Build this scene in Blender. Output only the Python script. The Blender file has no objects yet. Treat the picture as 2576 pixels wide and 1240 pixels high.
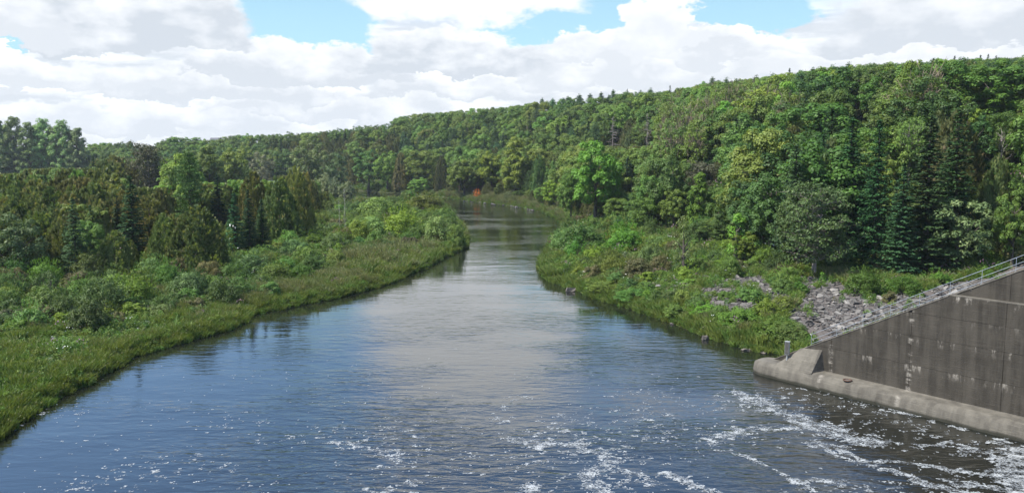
import bpy, math, random
import numpy as np
from mathutils import Vector, Matrix

rng = np.random.default_rng(7)
random.seed(7)
S = bpy.context.scene
COL = S.collection

# ------------------------------------------------------------------ camera
F, CX, CY, HOR, EYE = 2079.0, 1288.0, 620.0, 390.0, 20.0
PITCH = math.atan((CY - HOR) / F)
cam_d = bpy.data.cameras.new('camera')
cam_d.sensor_width = 36.0
cam_d.lens = F / 2576.0 * 36.0
cam_d.clip_start = 0.5
cam_d.clip_end = 12000.0
cam = bpy.data.objects.new('camera', cam_d)
cam.location = (0, 0, EYE)
cam.rotation_euler = (math.pi / 2 - PITCH, 0, 0)
COL.objects.link(cam)
S.camera = cam

# ------------------------------------------------------------------ world, sun, exposure
S.view_settings.view_transform = 'Standard'
S.view_settings.look = 'None'
S.view_settings.exposure = 0.80
S.view_settings.gamma = 1.0
S.view_settings.use_curve_mapping = False
S.cycles.use_denoising = True
S.cycles.denoiser = 'OPENIMAGEDENOISE'
S.cycles.max_bounces = 6
S.cycles.diffuse_bounces = 3
S.cycles.glossy_bounces = 3
S.cycles.transmission_bounces = 3
S.cycles.transparent_max_bounces = 4
S.cycles.caustics_reflective = False
S.cycles.caustics_refractive = False
S.cycles.sample_clamp_indirect = 4.0

SUN_EL, SUN_AZ = math.radians(55), math.radians(-104)      # azimuth measured clockwise from +Y: the sun stands to the left
sdir = Vector((math.sin(SUN_AZ) * math.cos(SUN_EL), math.cos(SUN_AZ) * math.cos(SUN_EL), math.sin(SUN_EL)))
sun_d = bpy.data.lights.new('sun', 'SUN')
sun_d.energy = 5.0
sun_d.angle = math.radians(1.2)
sun_d.color = (1.0, 0.945, 0.84)
sun = bpy.data.objects.new('sun', sun_d)
sun.rotation_euler = sdir.to_track_quat('Z', 'Y').to_euler()
COL.objects.link(sun)


class NT:
    """tiny node helper"""
    def __init__(s, tree):
        s.t = tree
        s.n = tree.nodes
        s.l = tree.links

    def node(s, typ, ins=None, **kw):
        n = s.n.new(typ)
        for k, v in kw.items():
            setattr(n, k, v)
        for k, v in (ins or {}).items():
            s.put(n.inputs[k], v)
        return n

    def put(s, sock, v):
        if isinstance(v, bpy.types.NodeSocket):
            s.l.new(v, sock)
        elif isinstance(v, (int, float)) and hasattr(sock, 'default_value') and hasattr(sock.default_value, '__len__'):
            sock.default_value = [v] * len(sock.default_value)
        else:
            if isinstance(v, tuple) and len(v) == 3 and sock.type == 'RGBA':
                v = (*v, 1)
            sock.default_value = v

    def m(s, op, a, b=0.0, c=0.0, clamp=False):
        n = s.node('ShaderNodeMath', {0: a, 1: b, 2: c}, operation=op, use_clamp=clamp)
        return n.outputs[0]

    def mix(s, f, a, b, mode='MIX'):
        n = s.node('ShaderNodeMix', data_type='RGBA', blend_type=mode)
        s.put(n.inputs[0], f); s.put(n.inputs[6], a); s.put(n.inputs[7], b)
        return n.outputs[2]

    def sstep(s, v, lo, hi):
        n = s.node('ShaderNodeMapRange', {0: v, 1: lo, 2: hi, 3: 0.0, 4: 1.0}, interpolation_type='SMOOTHSTEP')
        return n.outputs[0]

    def noise(s, vec, scale, detail=4.0, rough=0.5, out=0, dist=0.0):
        n = s.node('ShaderNodeTexNoise', {'Scale': scale, 'Detail': detail, 'Roughness': rough, 'Distortion': dist})
        if vec is not None:
            s.put(n.inputs['Vector'], vec)
        return n.outputs[out]

    def xyz(s, a, b, c):
        return s.node('ShaderNodeCombineXYZ', {0: a, 1: b, 2: c}).outputs[0]


world = bpy.data.worlds.new('World')
S.world = world
world.use_nodes = True
W = NT(world.node_tree)
W.n.clear()
sky = W.node('ShaderNodeTexSky', sky_type='NISHITA', sun_disc=False, sun_elevation=SUN_EL, sun_rotation=SUN_AZ,
             air_density=1.0, dust_density=0.6, ozone_density=2.2)
wc = W.node('ShaderNodeTexCoord').outputs['Generated']
sep = W.node('ShaderNodeSeparateXYZ', {0: wc})
vx, vy, vz = sep.outputs
az = W.m('ARCTAN2', vx, vy)
el = W.m('ARCSINE', vz)
# layer coordinates for the free clouds of the whole dome
zz = W.m('ADD', W.m('MAXIMUM', vz, 0.0), 0.085)
u = W.m('DIVIDE', vx, zz)
v = W.m('DIVIDE', vy, zz)
# billow warp for cloud outlines
wv = W.xyz(W.m('MULTIPLY', az, 9.0), W.m('MULTIPLY', el, 17.0), 0.0)
b1 = W.noise(wv, 1.1, 9.0, 0.60)
b2 = W.noise(W.node('ShaderNodeVectorMath', {0: wv, 1: (7.3, 3.1, 5.0)}, operation='ADD').outputs[0], 1.3, 9.0, 0.62)
waz = W.m('ADD', az, W.m('MULTIPLY', W.m('SUBTRACT', b1, 0.5), 0.17))
wel = W.m('ADD', el, W.m('MULTIPLY', W.m('SUBTRACT', b2, 0.5), 0.085))
skyc = W.mix(1.0, sky.outputs[0], (0.100, 0.122, 0.140), 'MULTIPLY')
# low haze towards the horizon brightens the blue
hz = W.m('POWER', W.m('SUBTRACT', 1.0, W.m('MAXIMUM', vz, 0.0), clamp=True), 9.0)
skyc = W.mix(W.m('MULTIPLY', hz, 0.55), skyc, (0.50, 0.64, 0.74))
cloud_lit, cloud_sh = (0.63, 0.645, 0.665), (0.40, 0.435, 0.48)
# free clouds over the dome
lay = W.xyz(u, v, 0.0)
d0 = W.noise(W.node('ShaderNodeVectorMath', {0: lay, 1: (3.7, 9.3, 0.0)}, operation='ADD').outputs[0], 0.62, 9.0, 0.56)
zz2 = W.m('ADD', zz, 0.012)
lay2 = W.xyz(W.m('ADD', W.m('DIVIDE', vx, zz2), 3.7), W.m('ADD', W.m('DIVIDE', vy, zz2), 9.3), 0.0)
d1 = W.noise(lay2, 0.62, 9.0, 0.56)
m0 = W.sstep(d0, 0.565, 0.63)
shade = W.m('ADD', W.m('MULTIPLY', W.m('SUBTRACT', d0, d1), 5.5), 0.62, clamp=True)
thick = W.sstep(d0, 0.55, 0.75)
shade = W.m('SUBTRACT', shade, W.m('MULTIPLY', thick, 0.30), clamp=True)
skyc = W.mix(m0, skyc, W.mix(shade, cloud_sh, cloud_lit))


def clouds(specs, skyc):
    # x, base_y, half_width, height in degrees-like units of the photo's grid -> azimuth / elevation
    for (px, by, hw, ht, lo, hi, soft) in specs:
        a = math.atan((px - CX) / F)
        e = (HOR - by) / F * math.cos(a)
        hwr, htr = hw / F * math.cos(a), ht / F * math.cos(a)
        dx = W.m('DIVIDE', W.m('SUBTRACT', waz, a), hwr)
        rel = W.m('SUBTRACT', wel, e)
        dyu = W.m('DIVIDE', rel, htr)
        dyd = W.m('DIVIDE', rel, -htr * 0.16)
        dy = W.m('MAXIMUM', dyu, dyd)
        r = W.m('ADD', W.m('MULTIPLY', dx, dx), W.m('MULTIPLY', dy, dy))
        mask = W.sstep(r, 1.0, 1.0 - soft)
        b = W.noise(wv, 2.1, 6.0, 0.55)
        t = W.m('ADD', W.m('MULTIPLY', dyu, 1.15), W.m('MULTIPLY', W.m('SUBTRACT', b, 0.52), 3.0), clamp=True)
        c = W.mix(t, W.mix(lo, cloud_sh, cloud_lit), W.mix(hi, cloud_sh, cloud_lit))
        skyc = W.mix(mask, skyc, c)
    return skyc


def blue_gap(specs, skyc, blue):
    for (px, cy, hw, hh) in specs:
        a = math.atan((px - CX) / F)
        e = (HOR - cy) / F * math.cos(a)
        dx = W.m('DIVIDE', W.m('SUBTRACT', waz, a), hw / F * math.cos(a))
        dy = W.m('DIVIDE', W.m('SUBTRACT', wel, e), hh / F * math.cos(a))
        r = W.m('ADD', W.m('MULTIPLY', dx, dx), W.m('MULTIPLY', dy, dy))
        skyc = W.mix(W.sstep(r, 1.1, 0.75), skyc, blue)
    return skyc


SKYBLUE = W.mix(W.sstep(el, 0.10, 0.24), (0.31, 0.50, 0.60), (0.235, 0.405, 0.55))
# a general bank of pale cloud behind the named cumulus, low over the horizon
bank = W.sstep(el, 0.205, 0.14)
bankn = W.noise(W.xyz(W.m('MULTIPLY', az, 7.0), W.m('MULTIPLY', el, 42.0), 2.0), 1.3, 8.0, 0.58)
bankc = W.mix(W.sstep(bankn, 0.40, 0.60), W.mix(0.18, cloud_sh, cloud_lit), cloud_lit)
skyc = W.mix(W.m('MULTIPLY', bank, 0.97), skyc, bankc)
skyc = blue_gap([(740, 48, 235, 130), (1440, 40, 265, 108), (1850, 30, 190, 62), (870, 90, 60, 50), (60, 120, 60, 12)], skyc, SKYBLUE)
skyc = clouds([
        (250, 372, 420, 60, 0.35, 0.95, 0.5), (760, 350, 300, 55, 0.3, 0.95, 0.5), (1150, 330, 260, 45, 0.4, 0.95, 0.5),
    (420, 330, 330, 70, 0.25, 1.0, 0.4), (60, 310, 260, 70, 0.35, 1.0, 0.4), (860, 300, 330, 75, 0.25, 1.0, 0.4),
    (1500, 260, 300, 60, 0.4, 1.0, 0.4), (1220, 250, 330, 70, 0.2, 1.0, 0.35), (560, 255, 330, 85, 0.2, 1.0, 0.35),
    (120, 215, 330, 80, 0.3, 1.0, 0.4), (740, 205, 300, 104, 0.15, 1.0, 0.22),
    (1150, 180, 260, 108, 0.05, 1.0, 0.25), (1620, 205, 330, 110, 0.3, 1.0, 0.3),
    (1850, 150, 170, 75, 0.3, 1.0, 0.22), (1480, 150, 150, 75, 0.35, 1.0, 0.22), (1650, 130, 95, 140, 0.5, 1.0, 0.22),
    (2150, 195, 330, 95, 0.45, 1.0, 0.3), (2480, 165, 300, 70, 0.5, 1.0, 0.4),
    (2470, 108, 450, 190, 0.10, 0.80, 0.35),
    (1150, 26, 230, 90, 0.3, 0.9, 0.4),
    (1190, 10, 330, 420, 0.9, 1.0, 0.6), (2300, -200, 500, 260, 0.3, 0.9, 0.45),  # tall cloud added above the view so the mid-river reflection turns pale
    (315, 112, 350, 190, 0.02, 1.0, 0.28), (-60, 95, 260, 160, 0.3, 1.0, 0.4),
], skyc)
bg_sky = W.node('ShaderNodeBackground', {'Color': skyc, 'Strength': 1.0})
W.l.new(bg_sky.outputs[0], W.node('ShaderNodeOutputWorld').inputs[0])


# ------------------------------------------------------------------ photo grid <-> world (used only to read distances off the photograph)
cp, sp = math.cos(PITCH), math.sin(PITCH)


def ray(px, py):
    a, b = (px - CX), (CY - py)
    d = np.array([a, F * cp + b * sp, -F * sp + b * cp])
    return d / d[1]


def P(px, py, z=0.0):
    d = ray(px, py)
    t = (z - EYE) / d[2]
    return d[0] * t, t


def proj(x, y, z):
    x, y, z = np.asarray(x, float), np.asarray(y, float), np.asarray(z, float) - EYE
    dep = y * cp - z * sp
    up = y * sp + z * cp
    return CX + F * x / dep, CY - F * up / dep


def top_z(y, py):
    """height at forward distance y seen at photo row py"""
    return EYE + ray(CX, py)[2] * y


# ------------------------------------------------------------------ river outline
LEFT = np.array([(-30, -60), (-33, 0), (-35, 40)] + [P(*p) for p in [
    (0, 1090), (90, 1022), (170, 985), (230, 957), (330, 895), (430, 868), (540, 838), (600, 815), (630, 790), (700, 777), (800, 758),
    (900, 737), (970, 712), (1040, 685), (1110, 650), (1168, 622), (1172, 600), (1163, 575), (1142, 552), (1122, 527), (1090, 515)]]
    + [(-62, 375), (-84, 402), (-112, 412), (-190, 425), (-300, 450), (-900, 560)])
RIGHT = np.array([(62, 10), (44, 45)] + [P(*p) for p in [
    (2576, 1108), (2250, 1030), (1925, 950), (1990, 893), (1900, 880), (1850, 868), (1770, 845), (1700, 815), (1620, 785), (1530, 758), (1480, 742),
    (1430, 722), (1375, 700), (1362, 675), (1378, 640), (1400, 605), (1430, 575), (1405, 552), (1370, 534), (1300, 519), (1200, 508),
    (1130, 499), (1050, 489), (960, 484)]] + [(-92, 470), (-140, 484), (-210, 500), (-300, 530), (-900, 680)])
POLY = np.vstack([LEFT, RIGHT[::-1]])


def seg_dist(pts, line):
    a, b = line[:-1], line[1:]
    best = np.full(len(pts), 1e9)
    for p, q in zip(a, b):
        d = q - p
        t = np.clip(((pts - p) @ d) / (d @ d), 0, 1)
        e = pts - (p + t[:, None] * d)
        best = np.minimum(best, np.einsum('ij,ij->i', e, e))
    return np.sqrt(best)


def in_poly(pts, poly):
    x, y = pts[:, 0], pts[:, 1]
    c = np.zeros(len(pts), bool)
    a = poly
    b = np.roll(poly, -1, 0)
    for (x0, y0), (x1, y1) in zip(a, b):
        if y0 == y1:
            continue
        k = ((y0 > y) != (y1 > y)) & (x < (x1 - x0) * (y - y0) / (y1 - y0) + x0)
        c ^= k
    return c


def vnoise(x, y, seed=0, octs=4, rough=0.5):
    """value noise, numpy"""
    out = np.zeros(np.broadcast(x, y).shape)
    amp, tot = 1.0, 0.0
    for o in range(octs):
        r = np.random.default_rng(seed * 31 + o)
        tab = r.random((256, 256))
        xi, yi = np.floor(x).astype(int), np.floor(y).astype(int)
        fx, fy = x - xi, y - yi
        fx, fy = fx * fx * (3 - 2 * fx), fy * fy * (3 - 2 * fy)
        g = lambda i, j: tab[(xi + i) & 255, (yi + j) & 255]
        out += amp * ((g(0, 0) * (1 - fx) + g(1, 0) * fx) * (1 - fy) + (g(0, 1) * (1 - fx) + g(1, 1) * fx) * fy)
        tot += amp
        amp *= rough
        x, y = x * 2.03 + 17.1, y * 2.03 + 5.7
    return out / tot


# the spillway wall: local X runs along the face towards the camera, local Y into the bank
W0 = np.array([27.6, 70.05])
WU = np.array([0.597, -0.802]); WU /= np.linalg.norm(WU)
WN = np.array([-WU[1], WU[0]])            # into the bank


def wall_top(t):
    return 4.33 + 0.52 * t


def smooth(x, a, b):
    t = np.clip((x - a) / (b - a), 0, 1)
    return t * t * (3 - 2 * t)


def height(x, y, eq=0.35):
    x = np.atleast_1d(np.asarray(x, float)); y = np.atleast_1d(np.asarray(y, float))
    sh = x.shape
    pts = np.stack([x.ravel(), y.ravel()], 1)
    dL, dR = seg_dist(pts, LEFT), seg_dist(pts, RIGHT)
    ins = in_poly(pts, POLY)
    X, Y = pts[:, 0], pts[:, 1]
    bed = -np.minimum(1.8, 0.12 + 0.16 * np.minimum(dL, dR))
    n1 = vnoise(X / 9, Y / 9, 3)
    n2 = vnoise(X / 60 + 4, Y / 60, 5)
    zl = 0.35 * np.clip(dL / 0.8, 0, 1) + 1.0 * (1 - np.exp(-dL / 9)) + np.minimum(0.022 * dL, 4) + (n1 - .5) * np.minimum(dL * .2, 1.0)
    # right bank and valley side
    s0 = np.interp(Y, [60, 120, 170, 230, 400], [46, 40, 26, 8, 9])
    zr = 0.35 * np.clip(dR / 0.8, 0, 1) + 1.9 * (1 - np.exp(-dR / 5)) + np.minimum(0.02 * dR, 1.0) + (n1 - .5) * np.minimum(dR * .2, 0.9)
    s = np.maximum(dR - s0, 0)
    H = np.interp(X, [-330, -190, -110, -60, 20, 90, 160, 260], [12, 20, 27, 34, 41, 43, 38, 34])
    Lr = np.interp(X, [-100, 0, 100, 200], [120, 115, 112, 118])
    k = np.clip(s / Lr, 0, 1)
    k = 0.5 * k + 0.5 * k * k * (3 - 2 * k)
    zr = zr + H * k * (0.92 + 0.16 * n2) + np.maximum(s - Lr, 0) * 0.012
    z = np.where(dR < dL, zr, zl)
    z = np.where(ins, bed, z)
    # dam embankment behind the wall
    r = pts - W0
    t, q = r @ WU, r @ WN
    emb = wall_top(np.clip(t, -9, 40)) - 0.30 - np.maximum(q - 3.2, 0) * 0.55
    emb = np.where((q > eq) & (t > -7.5), emb, -9)
    z = np.where(q > eq, np.maximum(z, emb), np.where((t > -8) & (q > -3) , np.minimum(z, -.3), z))
    return z.reshape(sh)


def ground_at(px, py):
    d = ray(px, py)
    t = np.concatenate([np.linspace(45, 200, 400), np.geomspace(201, 1500, 500)])
    x, y, z = d[0] * t, t, EYE + d[2] * t
    h = np.maximum(height(x, y), 0)
    i = np.argmax(z <= h)
    if z[i] > h[i]:
        i = len(t) - 1
    return float(x[i]), float(y[i]), float(h[i])


# ------------------------------------------------------------------ mesh helpers
class Geo:
    def __init__(s):
        s.v, s.f, s.mi, s.tone, s.n = [], [], [], [], 0

    def add(s, verts, faces, mat=0, tone=0.5):
        verts = np.asarray(verts, float).reshape(-1, 3)
        faces = np.asarray(faces, int)
        s.v.append(verts)
        s.f.append(faces + s.n)
        s.mi.append(np.full(len(faces), mat))
        s.tone.append(np.broadcast_to(np.asarray(tone, float), (len(faces),)))
        s.n += len(verts)
        return s

    def build(s, name, mats, smoothshade=False):
        me = bpy.data.meshes.new(name)
        V = np.vstack(s.v)
        me.vertices.add(len(V))
        me.vertices.foreach_set('co', V.ravel())
        tot = np.concatenate([np.full(len(f), f.shape[1]) for f in s.f])
        idx = np.concatenate([f.ravel() for f in s.f])
        me.loops.add(len(idx))
        me.loops.foreach_set('vertex_index', idx)
        me.polygons.add(len(tot))
        st = np.concatenate([[0], np.cumsum(tot)[:-1]])
        me.polygons.foreach_set('loop_start', st)
        me.polygons.foreach_set('loop_total', tot)
        for m in mats:
            me.materials.append(m)
        me.polygons.foreach_set('material_index', np.concatenate(s.mi))
        me.polygons.foreach_set('use_smooth', np.full(len(tot), smoothshade))
        a = me.attributes.new('tone', 'FLOAT', 'FACE')
        a.data.foreach_set('value', np.concatenate(s.tone))
        me.update(calc_edges=True)
        me.validate()
        return me

    # leaf quads: centre, axis (long direction), normal-ish, length, width
    def leaves(s, c, ax, nr, l, w, mat=0, tone=None):
        c = np.asarray(c, float)
        N = len(c)
        ax = ax / (np.linalg.norm(ax, axis=1, keepdims=True) + 1e-9)
        b = np.cross(nr, ax)
        b /= np.linalg.norm(b, axis=1, keepdims=True) + 1e-9
        l = np.broadcast_to(l, (N,))[:, None]; w = np.broadcast_to(w, (N,))[:, None]
        q = np.stack([c - ax * l * .5, c + b * w * .5 - ax * l * .05, c + ax * l * .5, c - b * w * .5 - ax * l * .05], 1)
        f = np.arange(N * 4).reshape(N, 4)
        s.add(q.reshape(-1, 3), f, mat, rng.random(N) if tone is None else tone)

    def tube(s, pts, rad, k=6, mat=0, tone=0.5):
        pts = np.asarray(pts, float)
        n = len(pts)
        rad = np.broadcast_to(rad, (n,))
        d = np.gradient(pts, axis=0)
        d /= np.linalg.norm(d, axis=1, keepdims=True) + 1e-9
        ref = np.array([0.31, 0.95, 0.05])
        a = np.cross(d, ref); a /= np.linalg.norm(a, axis=1, keepdims=True) + 1e-9
        b = np.cross(d, a)
        th = np.arange(k) / k * 2 * math.pi
        ring = pts[:, None] + rad[:, None, None] * (a[:, None] * np.cos(th)[None, :, None] + b[:, None] * np.sin(th)[None, :, None])
        f = []
        for i in range(n - 1):
            for j in range(k):
                f.append((i * k + j, i * k + (j + 1) % k, (i + 1) * k + (j + 1) % k, (i + 1) * k + j))
        s.add(ring.reshape(-1, 3), f, mat, tone)

    def box(s, lo, hi, mat=0, tone=0.5):
        x0, y0, z0 = lo; x1, y1, z1 = hi
        v = [(x0, y0, z0), (x1, y0, z0), (x1, y1, z0), (x0, y1, z0), (x0, y0, z1), (x1, y0, z1), (x1, y1, z1), (x0, y1, z1)]
        f = [(0, 3, 2, 1), (4, 5, 6, 7), (0, 1, 5, 4), (1, 2, 6, 5), (2, 3, 7, 6), (3, 0, 4, 7)]
        s.add(v, f, mat, tone)


def rdir(n):
    d = rng.normal(size=(n, 3))
    return d / np.linalg.norm(d, axis=1, keepdims=True)


def link(name, data, parent=None, loc=None, rot=None, scale=None, **props):
    o = bpy.data.objects.new(name, data)
    COL.objects.link(o)
    if parent is not None:
        o.parent = parent
    if loc is not None:
        o.location = loc
    if rot is not None:
        o.rotation_euler = rot
    if scale is not None:
        o.scale = scale
    for k, v_ in props.items():
        o[k] = v_
    return o


# ------------------------------------------------------------------ materials
def new_mat(name):
    m = bpy.data.materials.new(name)
    m.use_nodes = True
    t = NT(m.node_tree)
    t.n.clear()
    out = t.node('ShaderNodeOutputMaterial')
    return m, t, out


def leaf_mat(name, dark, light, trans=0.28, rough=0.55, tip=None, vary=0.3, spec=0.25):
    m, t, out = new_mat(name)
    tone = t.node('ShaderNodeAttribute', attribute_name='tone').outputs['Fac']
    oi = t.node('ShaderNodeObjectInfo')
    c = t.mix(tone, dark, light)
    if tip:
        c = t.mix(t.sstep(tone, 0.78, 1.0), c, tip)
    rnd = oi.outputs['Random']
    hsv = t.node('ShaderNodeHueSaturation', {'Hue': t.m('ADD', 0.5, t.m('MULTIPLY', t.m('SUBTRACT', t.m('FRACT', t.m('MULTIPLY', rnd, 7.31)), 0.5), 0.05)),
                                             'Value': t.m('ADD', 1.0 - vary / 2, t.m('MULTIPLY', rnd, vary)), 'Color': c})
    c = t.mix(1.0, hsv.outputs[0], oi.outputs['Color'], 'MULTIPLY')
    p = t.node('ShaderNodeBsdfPrincipled', {'Base Color': c, 'Roughness': rough, 'Specular IOR Level': spec})
    tr = t.node('ShaderNodeBsdfTranslucent', {'Color': t.mix(1.0, c, (1.25, 1.2, 0.55), 'MULTIPLY')})
    mx = t.node('ShaderNodeMixShader', {0: trans, 1: p.outputs[0], 2: tr.outputs[0]})
    t.l.new(mx.outputs[0], out.inputs[0])
    return m


def plain_mat(name, col, rough=0.8, noise_scale=None, col2=None, metal=0.0, bump=0.0):
    m, t, out = new_mat(name)
    p = t.node('ShaderNodeBsdfPrincipled', {'Roughness': rough, 'Metallic': metal})
    if noise_scale:
        tc = t.node('ShaderNodeTexCoord').outputs['Object']
        n = t.noise(tc, noise_scale, 6, 0.6)
        t.put(p.inputs['Base Color'], t.mix(t.sstep(n, 0.35, 0.65), col, col2 or col))
        if bump:
            b = t.node('ShaderNodeBump', {'Height': n, 'Strength': 1.0, 'Distance': bump})
            t.l.new(b.outputs[0], p.inputs['Normal'])
    else:
        t.put(p.inputs['Base Color'], col)
    t.l.new(p.outputs[0], out.inputs[0])
    return m


M = {}
M['broad'] = leaf_mat('broadleaf_foliage', (0.069, 0.127, 0.022), (0.172, 0.254, 0.048), vary=0.35)
M['bright'] = leaf_mat('fresh_green_foliage', (0.086, 0.177, 0.020), (0.211, 0.330, 0.048), trans=0.32)
M['oak'] = leaf_mat('dark_broadleaf_foliage', (0.045, 0.092, 0.022), (0.108, 0.177, 0.040))
M['silver'] = leaf_mat('silvery_foliage', (0.065, 0.110, 0.060), (0.200, 0.255, 0.165), trans=0.2, tip=(0.34, 0.40, 0.29))
M['cedar'] = leaf_mat('cedar_foliage', (0.092, 0.122, 0.044), (0.195, 0.215, 0.082), trans=0.32, tip=(0.240, 0.205, 0.105))
M['spruce'] = leaf_mat('spruce_foliage', (0.026, 0.059, 0.026), (0.069, 0.118, 0.048), trans=0.10, rough=0.7, spec=.1)
M['pine'] = leaf_mat('pine_foliage', (0.040, 0.088, 0.036), (0.099, 0.165, 0.058), trans=0.10)
M['olive'] = leaf_mat('olive_foliage', (0.050, 0.070, 0.024), (0.120, 0.135, 0.060), trans=0.2, tip=(0.30, 0.28, 0.16))
M['rust'] = leaf_mat('rusty_foliage', (0.075, 0.085, 0.026), (0.150, 0.118, 0.048), trans=0.2)
M['orange'] = leaf_mat('orange_foliage', (0.45, 0.07, 0.015), (0.60, 0.14, 0.03), trans=0.2)
M['grass'] = leaf_mat('bank_grass', (0.075, 0.130, 0.022), (0.200, 0.265, 0.062), trans=0.32)
M['straw'] = leaf_mat('seeding_grass', (0.080, 0.120, 0.035), (0.240, 0.240, 0.115), trans=0.3)
M['forb'] = leaf_mat('leafy_weeds', (0.046, 0.112, 0.016), (0.139, 0.224, 0.040), trans=0.3)
M['white'] = plain_mat('white_petals', (0.75, 0.75, 0.70), 0.7)
M['purple'] = plain_mat('purple_petals', (0.32, 0.17, 0.26), 0.7)
M['reed'] = leaf_mat('brown_reeds', (0.16, 0.10, 0.05), (0.34, 0.24, 0.13), trans=0.2)
M['bark'] = plain_mat('bark', (0.10, 0.085, 0.065), 0.9, 3.0, (0.055, 0.045, 0.035))
M['deadwood'] = plain_mat('dead_wood', (0.30, 0.27, 0.24), 0.9, 2.0, (0.20, 0.17, 0.15))
M['palewood'] = plain_mat('pale_bare_wood', (0.50, 0.47, 0.43), 0.85, 2.0, (0.33, 0.30, 0.27))
M['redwood'] = plain_mat('brown_twigs', (0.27, 0.22, 0.15), 0.9, 2.0, (0.19, 0.15, 0.10))
M['twig'] = plain_mat('fine_grey_twigs', (0.24, 0.21, 0.19), 0.9)


# ------------------------------------------------------------------ plant prototypes (nominal metres, base at origin)
def trunk_geo(g, H, r, top=0.85, mat=1, lean=0.0, limbs=0, R=3.0, hb=0.3):
    n = 7
    zs = np.linspace(-0.4, H * top, n)
    pts = np.stack([lean * (zs / H) ** 2 * H + rng.normal(0, .06, n) * (zs > 0), rng.normal(0, .06, n) * (zs > 0), zs], 1)
    rad = r * (1 - 0.85 * np.clip(zs / (H * top), 0, 1)); rad[0] *= 1.5
    g.tube(pts, rad, 7, mat)
    for i in range(limbs):
        h = H * (hb + (top - hb) * rng.random() * 0.85)
        a = rng.random() * 6.283
        L = R * (0.55 + 0.45 * rng.random())
        p0 = np.array([0, 0, h]); d = np.array([math.cos(a), math.sin(a), 0.75])
        g.tube([p0, p0 + d * L * .4, p0 + d * L * .8 + [0, 0, L * .12]], [r * .38, r * .22, r * .06], 5, mat)


def clump_leaves(g, C, Rc, per, l, w, mat=0, up=0.35, flat=0.95, tonebias=0.0):
    C = np.asarray(C); Rc = np.broadcast_to(Rc, (len(C),))
    c = np.repeat(C, per, 0); r = np.repeat(Rc, per)[:, None]
    N = len(c)
    d = rdir(N)
    d[:, 2] = np.where(d[:, 2] < -0.3, -d[:, 2], d[:, 2])
    rr = (0.55 + 0.5 * rng.random((N, 1)) ** 0.6)
    p = c + d * r * rr * np.array([1, 1, flat])
    nr = d * 1.0 + rdir(N) * 0.42 + np.array([0, 0, up])
    ax = np.cross(nr, rdir(N))
    sz = (0.7 + 0.6 * rng.random(N))
    clump_t = np.repeat(rng.random(len(C)), per)
    tone = np.clip(0.5 * clump_t + 0.5 * rng.random(N) + tonebias, 0, 1)
    g.leaves(p, ax, nr, l * sz, w * sz, mat, tone)


def crown_centres(K, R, z0, z1, shape='dome', jitter=0.12, inner=0.25):
    out = []
    hh = (z1 - z0) / 2
    while len(out) < K:
        d = rdir(1)[0]
        rr = 1.0 if rng.random() > inner else rng.random() * 0.8
        if shape == 'dome':
            x, y, z = d[0] * R, d[1] * R, d[2]
            if z < 0: z *= 0.8
            p = np.array([x * rr, y * rr, (z0 + z1) / 2 + z * hh * rr])
        elif shape == 'col':
            t = rng.random()
            prof = R * (math.sin(math.pi * min(1, (0.12 + 0.88 * t))) ** 0.6) * (1 - 0.35 * t)
            a = rng.random() * 6.283
            p = np.array([math.cos(a) * prof * rr, math.sin(a) * prof * rr, z0 + t * (z1 - z0)])
        p += rng.normal(0, jitter, 3) * R
        out.append(p)
    return np.array(out)


def broad_proto(H=14, R=4.5, K=95, per=125, l=0.33, w=0.27, mat='broad', z0f=0.16, shape='dome', clr=1.0, trunk='bark', seedlean=0.0, twigs=0, density=1.0, twigmat='redwood'):
    g = Geo()
    C = crown_centres(K, R - clr * .6, H * z0f + clr * .5, H - clr * .8, shape)
    clump_leaves(g, C, clr * (0.7 + 0.6 * rng.random(K)), int(per * density), l, w, 0)
    t = Geo()
    trunk_geo(t, H, 0.24 + 0.012 * H, 0.75, 0, limbs=7, R=R, hb=0.25)
    if twigs:
        bare_twigs(t, H, R, twigs, mat=1)
    return make_proto(g, t, M[mat], M[trunk], H, R, M[twigmat])


def bare_twigs(t, H, R, n, mat=1, z0=0.45):
    for i in range(n):
        a = rng.random() * 6.283; rr = R * math.sqrt(rng.random()) * 0.85
        h = H * (z0 + (1 - z0) * (1 - (rr / R) ** 2 * .6) * (0.6 + 0.4 * rng.random()))
        p0 = np.array([math.cos(a) * rr * .8, math.sin(a) * rr * .8, h - 1.8])
        L = 1.4 + rng.random() * 1.6
        d = np.array([math.cos(a) * .35 + rng.normal(0, .2), math.sin(a) * .35 + rng.normal(0, .2), 1.0])
        p1 = p0 + d * L
        t.tube([p0, p1], [0.09, 0.04], 4, mat)
        for k in range(4):
            q = p0 + d * L * (0.3 + 0.6 * rng.random())
            e = d * .6 + rdir(1)[0] * .7
            t.tube([q, q + e * (0.5 + rng.random() * .7)], [0.05, 0.02], 3, mat)


def make_proto(g, t, lm, tm, H, R, xm=None):
    crown = g.build('crown', [lm])
    mats = [tm] + ([xm] if xm else [])
    trunk = t.build('trunk', mats)
    a = Geo(); a.v, a.f, a.mi, a.tone, a.n = list(g.v), list(g.f), list(g.mi), list(g.tone), g.n
    for V_, F_, MI, TN in zip(t.v, t.f, t.mi, t.tone):
        base = 0
        a.v.append(V_); a.f.append(F_ - 0 + g.n); a.mi.append(MI + 1); a.tone.append(TN)
    a.n = g.n + t.n
    full = a.build('whole', [lm] + mats)
    return dict(crown=crown, trunk=trunk, full=full, H=H, R=R)


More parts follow.
